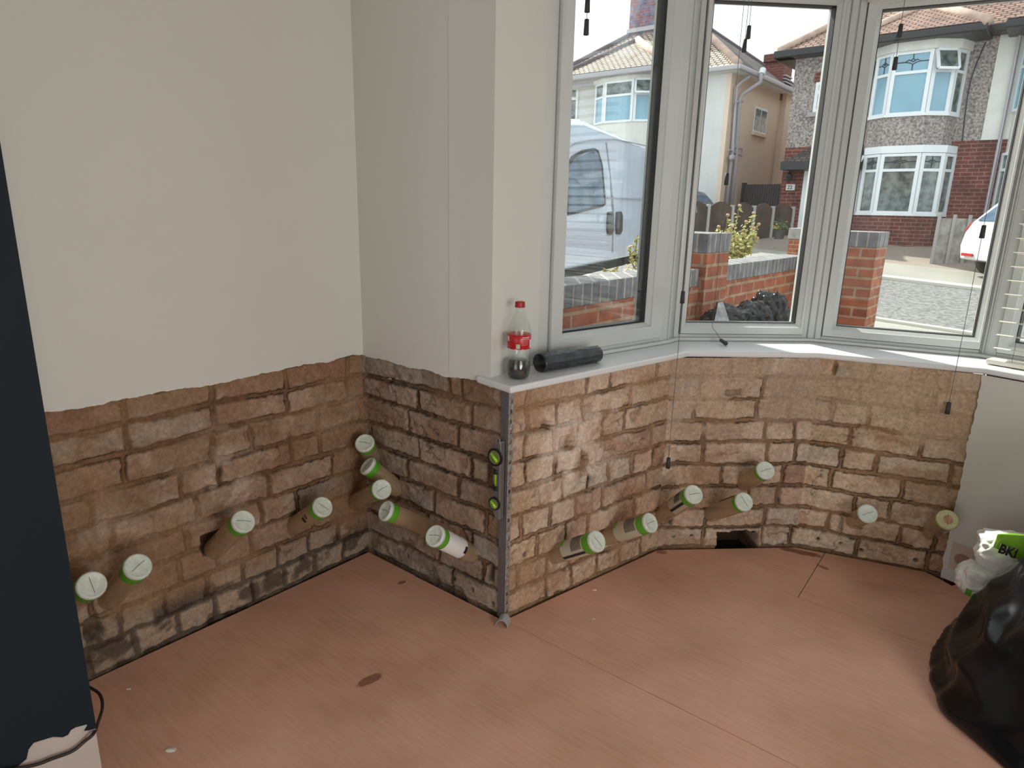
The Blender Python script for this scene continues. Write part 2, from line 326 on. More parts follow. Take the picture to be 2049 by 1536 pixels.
def brick_wall(name, Pa, Pb, seed, joints, holes=(), drills=(), smear=None, tone=(1, 1, 1), low_dark=.0, pale=None, fill=0., rel=1., rag_right=False, res=.0036):
    Pa = np.array(Pa); Pb = np.array(Pb); L = float(np.linalg.norm(Pb - Pa)); t = (Pb - Pa) / L; n = np.array([t[1], -t[0], 0])
    ns = int(L / res) + 1; nz = int((H + .05) / res) + 1
    s_ = np.linspace(0, L, ns); z_ = np.linspace(-.05, H, nz); Sg, Zg = np.meshgrid(s_, z_, indexing='ij')
    # wobble of the joints
    sw = Sg + (fbm(Sg * 14, Zg * 14, seed) - .5) * .012 + (fbm(Sg * 60, Zg * 60, seed + 9) - .5) * .009
    zw = Zg + (fbm(Sg * 10, Zg * 12, seed + 5) - .5) * .012 + (fbm(Sg * 55, Zg * 55, seed + 7) - .5) * .010
    row = np.clip(np.digitize(zw, ZR) - 1, 0, 8)
    za = np.array(ZR)[row]; zb = np.array(ZR)[row + 1]
    dz = np.minimum(zw - za, zb - zw)
    bid = np.zeros(Sg.shape, int); dx = np.full(Sg.shape, 1.)
    for r in range(9):
        J = np.array([-.3] + list(joints[r]) + [L + .3]); m = row == r
        k = np.clip(np.digitize(sw[m], J) - 1, 0, len(J) - 2)
        bid[m] = r * 40 + k
        dx[m] = np.minimum(sw[m] - J[k], J[k + 1] - sw[m])
    rng = np.random.RandomState(seed); br = rng.rand(400, 6)
    q = br[bid]
    edge = np.minimum(dx, dz)
    jw = .0045 + .005 * q[..., 0] + .006 * (fbm(Sg * 20, Zg * 20, seed + 2) - .5)
    face = sstep(jw * .7, jw + .0035, edge)                 # 0 in the joint, 1 on the brick face
    rough = .55 * (fbm(Sg * 16, Zg * 16, seed + 20, 5) - .5) + .75 * (fbm(Sg * 60, Zg * 60, seed + 21, 3) - .5)
    chip = sstep(.58, .70, fbm(Sg * 9, Zg * 11, seed + 30, 5))     # spalled places
    filled = sstep(.52 - .14 * fill, .66 - .12 * fill, fbm(Sg * 3.2, Zg * 4.2, seed + 41, 3))   # mortar smeared over the joints
    d = -.011 * (1 - face) * (1 - .6 * filled) + rough * .013 * rel + (q[..., 1] - .5) * .008 - chip * .007
    ck = sstep(.016, .0, np.abs(fbm(Sg * 9, Zg * 10, seed + 50, 5) - .5)) * sstep(.55, .68, fbm(Sg * 4, Zg * 4, seed + 51, 2))
    d -= ck * .003
    # colours
    base = np.array([.47, .345, .272])
    alt = np.array([.50, .395, .305]); alt2 = np.array([.40, .265, .20]); grey = np.array([.46, .41, .36])
    c = base + (alt - base) * q[..., 2:3]
    c = np.where(q[..., 3:4] > .90, alt2, c); c = np.where(q[..., 3:4] < .13, grey, c)
    c = c * (.86 + .26 * q[..., 4:5])
    wash = sstep(.48, .62, fbm(Sg * 5, Zg * 5, seed + 60, 5))[..., None]           # lime left on the faces
    c = c * (1 - .62 * wash) + np.array([.62, .52, .44]) * .62 * wash
    c = c * (1 - .5 * chip[..., None]) + np.array([.40, .235, .15]) * .5 * chip[..., None]
    mort = np.array([.20, .118, .070]) * (.8 + .5 * fbm(Sg * 18, Zg * 18, seed + 70))[..., None]
    fm = face * .9 + .1
    c = c * fm[..., None] + mort * (1 - fm[..., None])
    c = c * (1 - .55 * filled[..., None] * (1 - face[..., None])) + np.array([.36, .235, .15]) * .55 * filled[..., None] * (1 - face[..., None])
    crev = (sstep(.0035, .0005, np.abs(edge - jw * .85)) * sstep(.40, .60, fbm(Sg * 11, Zg * 11, seed + 77, 3)))[..., None]
    c = c * (1 - .85 * crev)
    c = c * (.78 + .44 * fbm(Sg * 70, Zg * 70, seed + 78, 3))[..., None]
    mp = sstep(.55, .68, fbm(Sg * 6, Zg * 9, seed + 80, 4))[..., None] * .55
    c = c * (1 - mp) + np.array([.33, .21, .13]) * mp
    c = c * (1 - .6 * ck[..., None])
    if fill:                                                # ochre mortar wash over whole patches of the wall
        pw = sstep(.46, .60, fbm(Sg * 3.5, Zg * 5, seed + 44, 4)) * max(fill, 0); d = d * (1 - .55 * pw)
        oc = np.array([.40, .275, .165]) * (.72 + .56 * fbm(Sg * 30, Zg * 40, seed + 45, 5))[..., None]
        c = c * (1 - .62 * pw[..., None]) + oc * .62 * pw[..., None]
    if smear is not None:                                   # old render still keyed onto the top courses
        zz = smear[0] + (fbm(Sg * 5, Zg * 0 + 3, seed + 90, 3) - .5) * .16
        sm = sstep(-.02, .03, Zg - zz) * smear[1]
        sm = sm * sstep(.30, .42, fbm(Sg * 8, Zg * 8, seed + 91, 3))
        d = d * (1 - .8 * sm) + sm * (.003 + .006 * rough - ck * .006)
        cc = np.array([.47, .365, .285]) * (.80 + .4 * fbm(Sg * 13, Zg * 13, seed + 92, 5))[..., None]
        c = c * (1 - .85 * sm[..., None]) + cc * .85 * sm[..., None]
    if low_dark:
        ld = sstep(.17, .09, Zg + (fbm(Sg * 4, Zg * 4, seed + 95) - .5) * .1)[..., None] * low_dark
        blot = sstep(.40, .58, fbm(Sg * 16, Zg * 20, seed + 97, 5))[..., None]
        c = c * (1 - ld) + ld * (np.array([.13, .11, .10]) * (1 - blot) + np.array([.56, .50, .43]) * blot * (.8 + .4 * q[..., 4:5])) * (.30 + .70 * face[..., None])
    if pale is not None:
        for (s0, z0, rs, rz, k) in pale:
            g = np.exp(-(((Sg - s0) / rs) ** 2 + ((Zg - z0) / rz) ** 2)) * sstep(.35, .6, fbm(Sg * 20, Zg * 20, seed + 99, 5)) * k
            c = c * (1 - g[..., None]) + np.array([.82, .74, .70]) * g[..., None]
    for (s0, s1, z0, z1, dp) in holes:
        ws = Sg + (fbm(Sg * 30, Zg * 30, seed + 3) - .5) * .014; wz = Zg + (fbm(Sg * 30, Zg * 30, seed + 4) - .5) * .014
        ins = sstep(0, .004, np.minimum(np.minimum(ws - s0, s1 - ws), np.minimum(wz - z0, z1 - wz)))
        d = d * (1 - ins) - dp * ins; k = min(1, dp / .05) * .85
        c = c * (1 - k * ins[..., None]) + np.array([.03, .018, .012]) * k * ins[..., None]
    for (s0, z0, r0) in drills:
        rr = np.hypot(Sg - s0, Zg - z0); ins = sstep(r0 + .0025, r0 - .001, rr)
        d = d * (1 - ins) - .03 * ins; c = c * (1 - .9 * ins[..., None])
    c = c * np.array(tone)
    cor = sstep(0, .012, np.minimum(Sg, L - Sg))
    d = d * cor
    P = Pa[None, None] + Sg[..., None] * t + d[..., None] * n; P[..., 2] = Zg
    vs = P.reshape(-1, 3)
    idx = np.arange(ns * nz).reshape(ns, nz)
    f = np.stack([idx[:-1, :-1], idx[1:, :-1], idx[1:, 1:], idx[:-1, 1:]], -1).reshape(-1, 4)
    me = bpy.data.meshes.new(name); me.vertices.add(len(vs)); me.vertices.foreach_set('co', vs.ravel())
    me.loops.add(f.size); me.loops.foreach_set('vertex_index', f.ravel().astype(np.int32))
    me.polygons.add(len(f)); me.polygons.foreach_set('loop_start', np.arange(0, f.size, 4, dtype=np.int32))
    try: me.polygons.foreach_set('loop_total', np.full(len(f), 4, dtype=np.int32))
    except Exception: pass
    me.update(); me.validate()
    ca = me.color_attributes.new('Col', 'FLOAT_COLOR', 'POINT')
    cc = np.ones((len(vs), 4)); cc[:, :3] = np.clip(c, 0, 1).reshape(-1, 3); ca.data.foreach_set('color', cc.ravel())
    me.materials.append(M['oldbrick']); me.polygons.foreach_set('use_smooth', np.ones(len(f), bool))
    o = bpy.data.objects.new(name, me); col.objects.link(o); o['kind'] = 'structure'; o['_o'] = [0, 0, 0]
    # the body of the wall behind, open where the deep holes go in
    return o
def rand_joints(L, seed, hp, first=None):
    rr = random.Random(seed); out = []
    for r in range(9):
        js = []; s = -rr.random() * .2
        while s < L:
            s += (.112 if rr.random() < hp else .226) + rr.uniform(-.008, .008)
            if .03 < s < L - .02: js.append(s)
        out.append(js)
    return out
def px_joints(Pa, ang, z_px):             # joints measured on the wall, bottom course first
    t = tg(ang); return [sorted(float((onpl(u, v, Pa, ang) - Pa) @ t) for u, v in r) for r in z_px]

BA = A - PI / 2                            # direction of the front wall, to the right
jr = px_joints(P0, BA, [
    [(901, 1165), (995, 1215)], [(876, 1115), (962, 1160)], [(853, 1060), (940, 1085)], [(865, 1010), (966, 1060)],
    [(806, 935), (911, 990)], [(812, 905), (911, 975)], [(835, 895), (938, 945), (974, 960)],
    [(814, 850), (911, 880)], [(834, 805), (937, 830)]])
jr = jr[:8] + [jr[8]]
jr = [jr[0], jr[1], jr[2], jr[3], jr[5], jr[6], jr[7], jr[8], px_joints(P0, BA, [[(893, 770), (917, 775)]])[0]]
brick_wall('wall_front_brick', P0, K, 11, jr,
           holes=[(.100, .165, .250, .330, .09), (.560, .592, .100, .165, .03)],
           drills=[(.33, .095, .004), (.42, .05, .005), (.50, .045, .006), (.585, .03, .006), (.20, .05, .004)],
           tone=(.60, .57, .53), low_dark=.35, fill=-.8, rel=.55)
# party wall: from the chimney breast to the corner
LA = P0 - np.array([*nn[:2], 0]) * 1.45
Ll = 1.45
jl = rand_joints(Ll, 5, .25)
jl[0] = [.1 + .113 * i for i in range(12)]; jl[1] = [.06 + .115 * i for i in range(12)]
brick_wall('wall_left_brick', LA, P0, 23, jl,
           holes=[(Ll - .586, Ll - .520, .215, .285, .045), (Ll - .90, Ll - .86, .09, .17, .03)],
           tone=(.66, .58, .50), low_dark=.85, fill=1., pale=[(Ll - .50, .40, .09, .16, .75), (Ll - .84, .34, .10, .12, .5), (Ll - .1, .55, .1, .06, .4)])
brick_wall('wall_bay_left', K, S, 37, rand_joints(.715, 8, .72),
           drills=[(.60, .055, .006), (.685, .06, .006), (.49, .045, .005), (.08, .19, .008)], smear=(.66, .35), tone=(1.04, .97, .88), fill=.6,
           holes=[(.125, .165, .565, .60, .02), (.30, .345, .585, .62, .015), (.195, .25, .49, .54, .014)],
           pale=[(.25, .52, .15, .10, .7), (.32, .40, .14, .08, .6), (.45, .6, .1, .05, .4)])
hs = [(onpl(1435, 1070, S, C2) - S) @ tg(C2), (onpl(1520, 1070, S, C2) - S) @ tg(C2)]
brick_wall('wall_bay_middle', S, T, 41, rand_joints(.531, 3, .5),
           holes=[(hs[0], hs[1], -.08, .066, .15), (.20, .26, .585, .61, .018), (.015, .055, .09, .13, .05)],
           drills=[(.07, .04, .004), (.135, .045, .005), (.38, .045, .005)], smear=(.475, .95), tone=(1.02, .97, .90))
brick_wall('wall_bay_right', T, U, 59, rand_joints(.48, 14, .28),
           drills=[(.075, .045, .005), (.15, .045, .004), (.205, .12, .004), (.22, .035, .006), (.39, .04, .006)], smear=(.49, .85), tone=(1.06, 1.0, .87),
           holes=[(.135, .15, .085, .16, .02)])
# bodies of those walls
def wall_body(name, Pa, Pb, z0, z1, th, m, gap=.0, uv=False, ofs=.16):
    Pa = np.array(Pa, float); Pb = np.array(Pb, float); t = (Pb - Pa) / np.linalg.norm(Pb - Pa); n = np.array([-t[1], t[0], 0])
    mb = MB(); mb.obox(Pa + n * ofs + np.array([0, 0, z0]), Pb - Pa, n * th, (0, 0, z1 - z0)); return st(mb.build(name, m, uv=uv))
wall_body('wall_bay_outer_left', K, S + tg(C1) * .03, -.5, .70, .10, M['wbrick'], uv=True)
wall_body('wall_bay_outer_middle', S, T, -.5, .70, .10, M['wbrick'], uv=True)
wall_body('wall_bay_outer_right', T, U, -.5, .70, .10, M['wbrick'], uv=True)

# plaster above the stripped brick, with its broken lower edge
def plaster(name, Pa, Pb, z1, seed, zlow=H, th=.012, off=.0, amp=.010, m='plaster', left=None):
    Pa = np.array(Pa, float); Pb = np.array(Pb, float); L = np.linalg.norm(Pb - Pa); t = (Pb - Pa) / L; n = np.array([t[1], -t[0], 0])
    N = max(8, int(L / .006)); low = []
    for i in range(N + 1):
        s = L * i / N; z = zlow + amp * (2 * mnoise.noise((s * 9, seed, 0)) * .8 + .6 * mnoise.noise((s * 40, seed, 3)) + .35 * mnoise.noise((s * 110, seed, 5)))
        low.append((s, z))
    mb = MB(); front = [Pa + t * s + n * (th + off) + np.array([0, 0, z]) for s, z in low]; back = [p - n * (th + .004) for p in front]
    tf = [Pa + t * s + n * (th + off) + np.array([0, 0, z1]) for s, z in low]; tb = [p - n * (th + .004) for p in tf]
    vs = front + back + tf + tb; k = N + 1
    fs = []
    for i in range(N):
        fs += [(i, i + 1, 2 * k + i + 1, 2 * k + i), (k + i + 1, k + i, 3 * k + i, 3 * k + i + 1), (k + i, k + i + 1, i + 1, i), (2 * k + i, 2 * k + i + 1, 3 * k + i + 1, 3 * k + i)]
    fs += [(0, 2 * k, 3 * k, k), (N, k + N, 3 * k + N, 2 * k + N)]
    mb.add(vs, fs); return st(mb.build(name, M[m]))
CEIL = 2.55
plaster('wall_left', LA, P0, CEIL, 2.3, amp=.006)
PC = onpl(984, 748, K, BA)                   # outer corner of the pier above the sill
PC = np.array([PC[0], PC[1], 0])
RV = F1 + tg(C1) * -.318                     # where the reveal meets the window frame
plaster('wall_front', P0, PC, CEIL, 7.7, zlow=.718, amp=.006, th=.004)
mb = MB(); mb.obox(P0 + nn * .02 + np.array([0, 0, .6]), PC - P0 - ur * .01, nn * .22, (0, 0, CEIL - .6)); st(mb.build('wall_front_core', M['plaster']))
mb = MB(); mb.obox(P0 + nn * .16 + np.array([0, 0, -.4]) - ur * 1.2, K - P0 + ur * 1.1, nn * .15, (0, 0, 1.1)); st(mb.build('wall_front_outer', M['wbrick'], uv=True))
# reveal between the pier and the first window
mb = MB(); rt_ = (RV - PC); rl = np.linalg.norm(rt_); rt_ = rt_ / rl
mb.obox(PC + np.array([0, 0, .735]), RV - PC, np.array([-rt_[1], rt_[0], 0]) * .16, (0, 0, CEIL - .735)); st(mb.build('wall_bay_reveal', M['plaster']))
# core of party wall and its run behind the chimney breast
mb = MB(); mb.obox(LA - ur * .25 - nn * 4.0 + np.array([0, 0, -.1]), nn * (1.45 + 4.0 + .25), ur * .13, (0, 0, CEIL + .1)); st(mb.build('wall_left_core', M['bareplaster']))

# plastered facet right of the brick (under window four)
pe = U + nrm(C3) * .004
W4a = U + nrm(C4) * .0; W4b = U + tg(C4) * .62
mb = MB(); lo = []
rag = []
for i in range(60):
    z = H * i / 59; rag.append((.006 * mnoise.noise((z * 22, 3.3, 0)) + .004 * mnoise.noise((z * 70, 1.3, 0)) - .004, z))
f = [U + tg(C4) * s_ + nrm(C4) * .014 + np.array([0, 0, z]) for s_, z in rag]; b = [p - nrm(C4) * .03 for p in f]
f2 = [W4b + nrm(C4) * .014 + np.array([0, 0, z]) for s_, z in rag]; b2 = [p - nrm(C4) * .03 for p in f2]
k = 60; fs = []
for i in range(59): fs += [(i, 2 * k + i, 2 * k + i + 1, i + 1), (k + i, i, i + 1, k + i + 1)]
mb.add(f + b + f2 + b2, fs); st(mb.build('wall_bay_far', M['plaster']))
mb = MB(); mb.obox(U + tg(C4) * .012 + nrm(C4) * .0139 + np.array([0, 0, .045]), tg(C4) * .6, nrm(C4) * .004, (0, 0, .098)); st(mb.build('trim_2', mat('skirting_scar', (.60, .52, .44), .9, var=.05), bevel=.002))
cpt = onpl(1926, 1121, U + nrm(C4) * .019, C4)
mb = MB(); ring = [cpt + nrm(C4) * .0006 + tg(C4) * .024 * math.cos(2 * PI * i / 40) * (1 + .05 * math.sin(3 * i)) + np.array([0, 0, .022 * math.sin(2 * PI * i / 40)]) for i in range(40)]
mb.prism(ring, nrm(C4) * .0012); o = mb.build('adhesive_patch', mat('brown_adhesive', (.36, .25, .19), .9, var=.1)); tag(o, 'round brown adhesive mark on pale skirting strip beside the bag', 'mark')
mb = MB(); mb.obox(U + nn * .05 + np.array([0, 0, -.1]), tg(C4) * .75, -nrm(C4) * .2, (0, 0, .82)); st(mb.build('wall_bay_far_core', M['wbrick'], uv=True))

# rest of the room
W5 = U + tg(C4) * .62; W5b = W5 + tg(R(-75)) * .6; W5c = W5b + ur * .7
def slab(name, Pa, Pb, z0, z1, th, m='plaster', parent=None):
    Pa = np.array(Pa, float); Pb = np.array(Pb, float); t = (Pb - Pa) / np.linalg.norm(Pb - Pa); n = np.array([-t[1], t[0], 0])
    mb = MB(); mb.obox(Pa + np.array([0, 0, z0]), Pb - Pa, n * th, (0, 0, z1 - z0)); return st(mb.build(name, M[m], parent))
RC = W5c - nn * 5.6                         # right rear corner
LC = P0 - nn * 6.0
slab('wall_bay_side', W5, W5b, -.02, CEIL, .1)
slab('wall_front_right', W5b, W5c, -.02, CEIL, .15)
slab('wall_right', W5c, RC, -.02, CEIL, .1)
bdir = (LC - RC); bl = np.linalg.norm(bdir); bdir = bdir / bl
slab('wall_back_right', RC, RC + bdir * (bl - 2.9), -.02, CEIL, .1)
slab('wall_back_left', LC - bdir * .35, LC, -.02, CEIL, .1)
slab('wall_back_head', RC + bdir * (bl - 2.9), LC - bdir * .35, 2.15, CEIL, .1)
mb = MB(); cpoly = [P0 - ur * .1 + nn * .25, K + nn * .25, S + nn * .6, T + nn * .55, U + nn * .5, W5 + nn * .3, W5b + ur * .1, W5c + ur * .1 + nn * .1, RC + ur * .1 - nn * .1, LC - ur * .1 - nn * .1]
mb.prism([p + np.array([0, 0, CEIL]) for p in cpoly], (0, 0, .12)); st(mb.build('ceiling', M['plaster']))
# wall over the windows
def FP(F, a_, s_, off=0, z=0): return F + tg(a_) * s_ + nrm(a_) * off + np.array([0, 0, z])
HEAD = 2.28
for nme, Fa, a_, s0, s1 in (('wall_bay_head_left', F1, C1, -.33, .33), ('wall_bay_head_middle', F2, C2, -.06, .50), ('wall_bay_head_right', F3, C3, -.03, .53), ('wall_bay_head_far', F4, C4, -.02, .62)):
    mb = MB(); mb.obox(FP(Fa, a_, s0, .01, HEAD), tg(a_) * (s1 - s0), -nrm(a_) * .2, (0, 0, CEIL - HEAD)); st(mb.build(nme, M['plaster']))

# ------------------------------------------------------------------ floor: plywood sheets over a dark void
def line2(a_, b_):
    a_ = np.array(a_); b_ = np.array(b_); return a_, b_
seams = [(onz(1025, 1249, 0), onz(1500, 1486, 0)), (onz(1432, 1133, 0), onz(1880, 1300, 0)), (onz(1650, 1107, 0), onz(1602, 1186, 0))]
STAINS = [(tuple(onz(710, 1375, 0)), tuple(onz(768, 1345, 0)), .016, .75), (tuple(onz(795, 1168, 0)), tuple(onz(812, 1162, 0)), .008, .8),
          (tuple(onz(1560, 1096, 0)), tuple(onz(1648, 1114, 0)), .020, .8), (tuple(onz(1632, 1128, 0)), tuple(onz(1660, 1140, 0)), .010, .7),
          (tuple(onz(1308, 1100, 0)), tuple(onz(1334, 1106, 0)), .018, .7), (tuple(onz(1700, 1165, 0)), tuple(onz(1900, 1190, 0)), .03, .12),
          (tuple(onz(640, 1240, 0)), tuple(onz(760, 1270, 0)), .05, .10), (tuple(onz(850, 1310, 0)), tuple(onz(960, 1330, 0)), .06, .08)]
M['floor'] = floor_mat()
g = .008
mR = -nn; mL = ur
hb = onz(1885, 1151, 0)
fp = [P0 - nn * g + ur * g, K - nn * g * 1.2 + ur * .0, K + nrm(C1) * g + tg(C1) * .012, S + nrm(C1) * g * .7 + nrm(C2) * g * .7, T + nrm(C2) * g * .7 + nrm(C3) * g * .7,
      onz(1850, 1143, 0), onz(1880, 1158, 0), onz(1905, 1172, 0), onz(1921, 1166, 0) + nrm(C4) * .0, W5 + nrm(C4) * .03, W5b - ur * .01, W5c - ur * .01 - nn * .01, RC - ur * .01 + nn * .01, LC + ur * g + nn * .01]
bm = bmesh.new(); bm.faces.new([bm.verts.new((p[0], p[1], 0)) for p in fp]); bmesh.ops.triangulate(bm, faces=bm.faces[:])
def cutline(bm, p, q, half, bound=None):
    p = Vector(p); q = Vector(q); d = (q - p).normalized(); n = Vector((-d.y, d.x, 0))
    for s in (-1, 1):
        bmesh.ops.bisect_plane(bm, geom=bm.verts[:] + bm.edges[:] + bm.faces[:], plane_co=p + n * half * s, plane_no=n, dist=1e-6)
    dele = []
    for f in bm.faces:
        c = f.calc_center_median()
        if abs((c - p).dot(n)) < half * .9 and (bound is None or bound(c)): dele.append(f)
    bmesh.ops.delete(bm, geom=dele, context='FACES')
d1 = Vector(seams[0][1] - seams[0][0]).normalized(); n1 = Vector((-d1.y, d1.x, 0)); p1 = Vector(seams[0][0])
cutline(bm, seams[0][0], seams[0][1], .0013)
side = lambda c: (c - p1).dot(n1) > 0
cutline(bm, seams[1][0], seams[1][1], .0008, side)
d2 = Vector(seams[1][1] - seams[1][0]).normalized(); n2 = Vector((-d2.y, d2.x, 0)); p2 = Vector(seams[1][0])
cutline(bm, seams[2][0], seams[2][1], .0012, lambda c: side(c) and (c - p2).dot(n2) > 0)
r_ = bmesh.ops.extrude_face_region(bm, geom=bm.faces[:]); bmesh.ops.translate(bm, vec=(0, 0, -.006), verts=[v for v in r_['geom'] if isinstance(v, bmesh.types.BMVert)])
bmesh.ops.recalc_face_normals(bm, faces=bm.faces)
me = bpy.data.meshes.new('floor'); bm.to_mesh(me); bm.free(); me.materials.append(M['floor']); o = bpy.data.objects.new('floor', me); col.objects.link(o); st(o)
mb = MB(); mb.prism([p + np.array([0, 0, -.05]) for p in cpoly], (0, 0, -.02)); st(mb.build('floor_under', M['dark']))

# ------------------------------------------------------------------ chimney breast painted navy above bare plaster
E0 = np.array([-.815, 1.104, 0.])
mb = MB(); mb.obox(E0 - nn * 1.6, nn * 1.6, -ur * .43, (0, 0, CEIL)); st(mb.build('wall_chimney_breast', M['bareplaster'], bevel=.002))
px = [(0, 1552), (28, 1536), (52, 1516), (56, 1497), (66, 1484), (78, 1480), (98, 1474), (106, 1472), (124, 1473), (135, 1468), (141, 1458), (150, 1453), (173, 1447), (174, 1451), (168, 1460), (176, 1459), (188, 1457)]
pts = [onpl(u, v, E0, A) for u, v in px]
e_ = E0.copy(); last = e_ + np.array([0, 0, pts[-1][2]])
poly = [p + ur * .0006 for p in pts[:-1]] + [last + ur * .0006, E0 + np.array([0, 0, CEIL - .001]) + ur * .0006, E0 - nn * 1.58 + np.array([0, 0, CEIL - .001]) + ur * .0006, E0 - nn * 1.58 + np.array([0, 0, .10]) + ur * .0006]
mb = MB(); mb.prism(poly, ur * .003); st(mb.build('wall_chimney_paint', M['navy']))
pts = [onpl(u, v, E0 + ur * .012, A) for u, v in [(-60, 1552), (60, 1532), (105, 1517), (145, 1502), (170, 1482), (188, 1466)]] + [at(u, v, d) for u, v, d in [(196, 1445, 1.42), (204, 1420, 1.48), (204, 1400, 1.52), (196, 1385, 1.54)]] + [at(178, 1374, 1.56)]
def smoothpath(P, n=6):
    P = [np.array(p, float) for p in P]; out = []
    for i in range(len(P) - 1):
        a = P[max(i - 1, 0)]; b = P[i]; c = P[i + 1]; d = P[min(i + 2, len(P) - 1)]
        for k in range(n):
            t = k / n; out.append(.5 * ((2 * b) + (-a + c) * t + (2 * a - 5 * b + 4 * c - d) * t * t + (-a + 3 * b - 3 * c + d) * t ** 3))
    return out + [P[-1]]
mb = MB(); mb.tube(smoothpath(pts), .0034, 10); tag(mb.build('cable', M['cable'], smooth=True), 'thin dark cable curving round the foot of the navy chimney breast', 'cable')

# ------------------------------------------------------------------ windows
def window(idx, F, a_, s0, s1, g0, g1, zb, zt, fx=.03, wide_strip=False):
    loc = FP(F, a_, (s0 + s1) / 2, 0, .742)
    w_ = struct('window_%d' % idx, loc)
    t = tg(a_); n = nrm(a_)
    def bar(mb, sa, sb, za, zc, front, depth): mb.obox(FP(F, a_, sa, front, za), t * (sb - sa), -n * depth, (0, 0, zc - za))
    # outer frame
    mb = MB(); Z0 = .747
    bar(mb, s0, s0 + fx, Z0, HEAD, 0, .075); bar(mb, s1 - fx, s1, Z0, HEAD, 0, .075)
    bar(mb, s0 + fx, s1 - fx, Z0, Z0 + .018, 0, .075); bar(mb, s0 + fx, s1 - fx, zt + .035, zt + .07, 0, .075); bar(mb, s0 + fx, s1 - fx, HEAD - .03, HEAD, 0, .075)
    for sa_, sb_, za_, zb2_ in ((s0 + fx - .004, s0 + fx + .012, Z0 + .01, HEAD - .02), (s1 - fx - .012, s1 - fx + .004, Z0 + .01, HEAD - .02), (s0 + fx, s1 - fx, Z0 + .014, Z0 + .030), (s0 + fx, s1 - fx, zt + .025, zt + .04)):
        bar(mb, sa_, sb_, za_, zb2_, -.022, .034)
    mb.build('window_frame', M['upvc'], w_, bevel=.003)
    # sash, proud of the frame, mitred by the bevelled glazing bead
    a0, a1, b0, b1 = s0 + fx + .003, s1 - fx - .003, Z0 + .021, zt + .032
    mb = MB(); ins = .012
    def ring(fr, back, o_, i_):
        (x0, x1, y0, y1), (u0, u1, v0, v1) = o_, i_
        V = [FP(F, a_, x0, fr, y0), FP(F, a_, x1, fr, y0), FP(F, a_, x1, fr, y1), FP(F, a_, x0, fr, y1), FP(F, a_, u0, back, v0), FP(F, a_, u1, back, v0), FP(F, a_, u1, back, v1), FP(F, a_, u0, back, v1)]
        return V
    gi = (g0 - .0, g1 + .0, zb, zt); bi = (g0 - ins, g1 + ins, zb - ins, zt + ins)
    V = ring(.012, .012, (a0, a1, b0, b1), bi) + ring(.005, -.010, (g0 - ins, g1 + ins, zb - ins, zt + ins), gi)
    V2 = [np.array(v) for v in V]
    fs = [(i, (i + 1) % 4, 4 + (i + 1) % 4, 4 + i) for i in range(4)]
    fs += [(4 + i, 4 + (i + 1) % 4, 8 + (i + 1) % 4, 8 + i) for i in range(4)]
    fs += [(8 + i, 8 + (i + 1) % 4, 12 + (i + 1) % 4, 12 + i) for i in range(4)]
    W2 = ring(-.06, -.06, (a0, a1, b0, b1), gi); kk = 16
    fs += [(i, (i + 1) % 4, kk + (i + 1) % 4, kk + i) for i in range(4)]
    fs += [(kk + i, kk + (i + 1) % 4, kk + 4 + (i + 1) % 4, kk + 4 + i) for i in range(4)] + [(kk + 4 + i, kk + 4 + (i + 1) % 4, 12 + (i + 1) % 4, 12 + i) for i in range(4)]
    mb.add(V2 + W2, fs); mb.build('sash', M['upvc'], w_, bevel=.0015)
    # black seal round the pane; optionally a wider black strip at right and foot
    mb = MB(); r = .0025
    bar(mb, g0 - .002, g0 + r, zb, zt, -.012, .03); bar(mb, g1 - (.013 if wide_strip else r), g1 + .002, zb, zt, -.0105, .03); bar(mb, g0, g1, zb - .002, zb + (.006 if wide_strip else r), -.011, .03); bar(mb, g0, g1, zt - r, zt + .002, -.011, .03)
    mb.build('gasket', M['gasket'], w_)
    mb = MB(); bar(mb, g0 - .004, g1 + .004, zb - .004, zt + .004, -.016, .004); mb.build('pane', M['glass'], w_)
    mb = MB(); bar(mb, g0 - .004, g1 + .004, zb - .004, zt + .004, -.036, .004); mb.build('outer_pane', M['glass'], w_)
    mb = MB(); bar(mb, s0 + fx, s1 - fx, zt + .07, HEAD - .03, -.02, .004); mb.build('fanlight_pane', M['glass'], w_)
    return w_
window(1, F1, C1, -.318, .318, -.212, .196, .826, 1.88, .045, wide_strip=True)
window(2, F2, C2, -.045, .470, .002, .425, .806, 1.885, .020)
window(3, F3, C3, -.020, .525, .048, .482, .806, 1.868, .022)
window(4, F4, C4, .012, .60, .085, .52, .806, 1.87, .03)
# posts where the facets meet and the strip under the frames
def post(name, a, b, dep_a, dep_b):
    mb = MB(); mb.prism([a, b, b + dep_b, a + dep_a], (0, 0, HEAD - .742))
    t_ = (b - a) / np.linalg.norm(b - a); e = .014; da = dep_a / .07; db = dep_b / .07
    mb.prism([a - t_ * e + da * .008, b + t_ * e + db * .008, b + t_ * e + db * .066, a - t_ * e + da * .066], (0, 0, HEAD - .742)); return st(mb.build(name, M['upvc'], bevel=.004))
post('trim_3', FP(F1, C1, .321, .004, .742), FP(F2, C2, -.048, .004, .742), -nrm(C1) * .07, -nrm(C2) * .07)
post('trim_4', FP(F2, C2, .473, .002, .742), FP(F3, C3, -.023, .002, .742), -nrm(C2) * .07, -nrm(C3) * .07)
post('trim_5', FP(F3, C3, .528, .004, .742), FP(F4, C4, .009, .004, .742), -nrm(C3) * .07, -nrm(C4) * .07)
sp = [FP(F1, C1, -.318, .02), FP(F1, C1, .30, .02), FP(F2, C2, -.03, .02), FP(F2, C2, .478, .02), FP(F3, C3, .50, .02), FP(F4, C4, .03, .02), FP(F4, C4, .62, .02)]
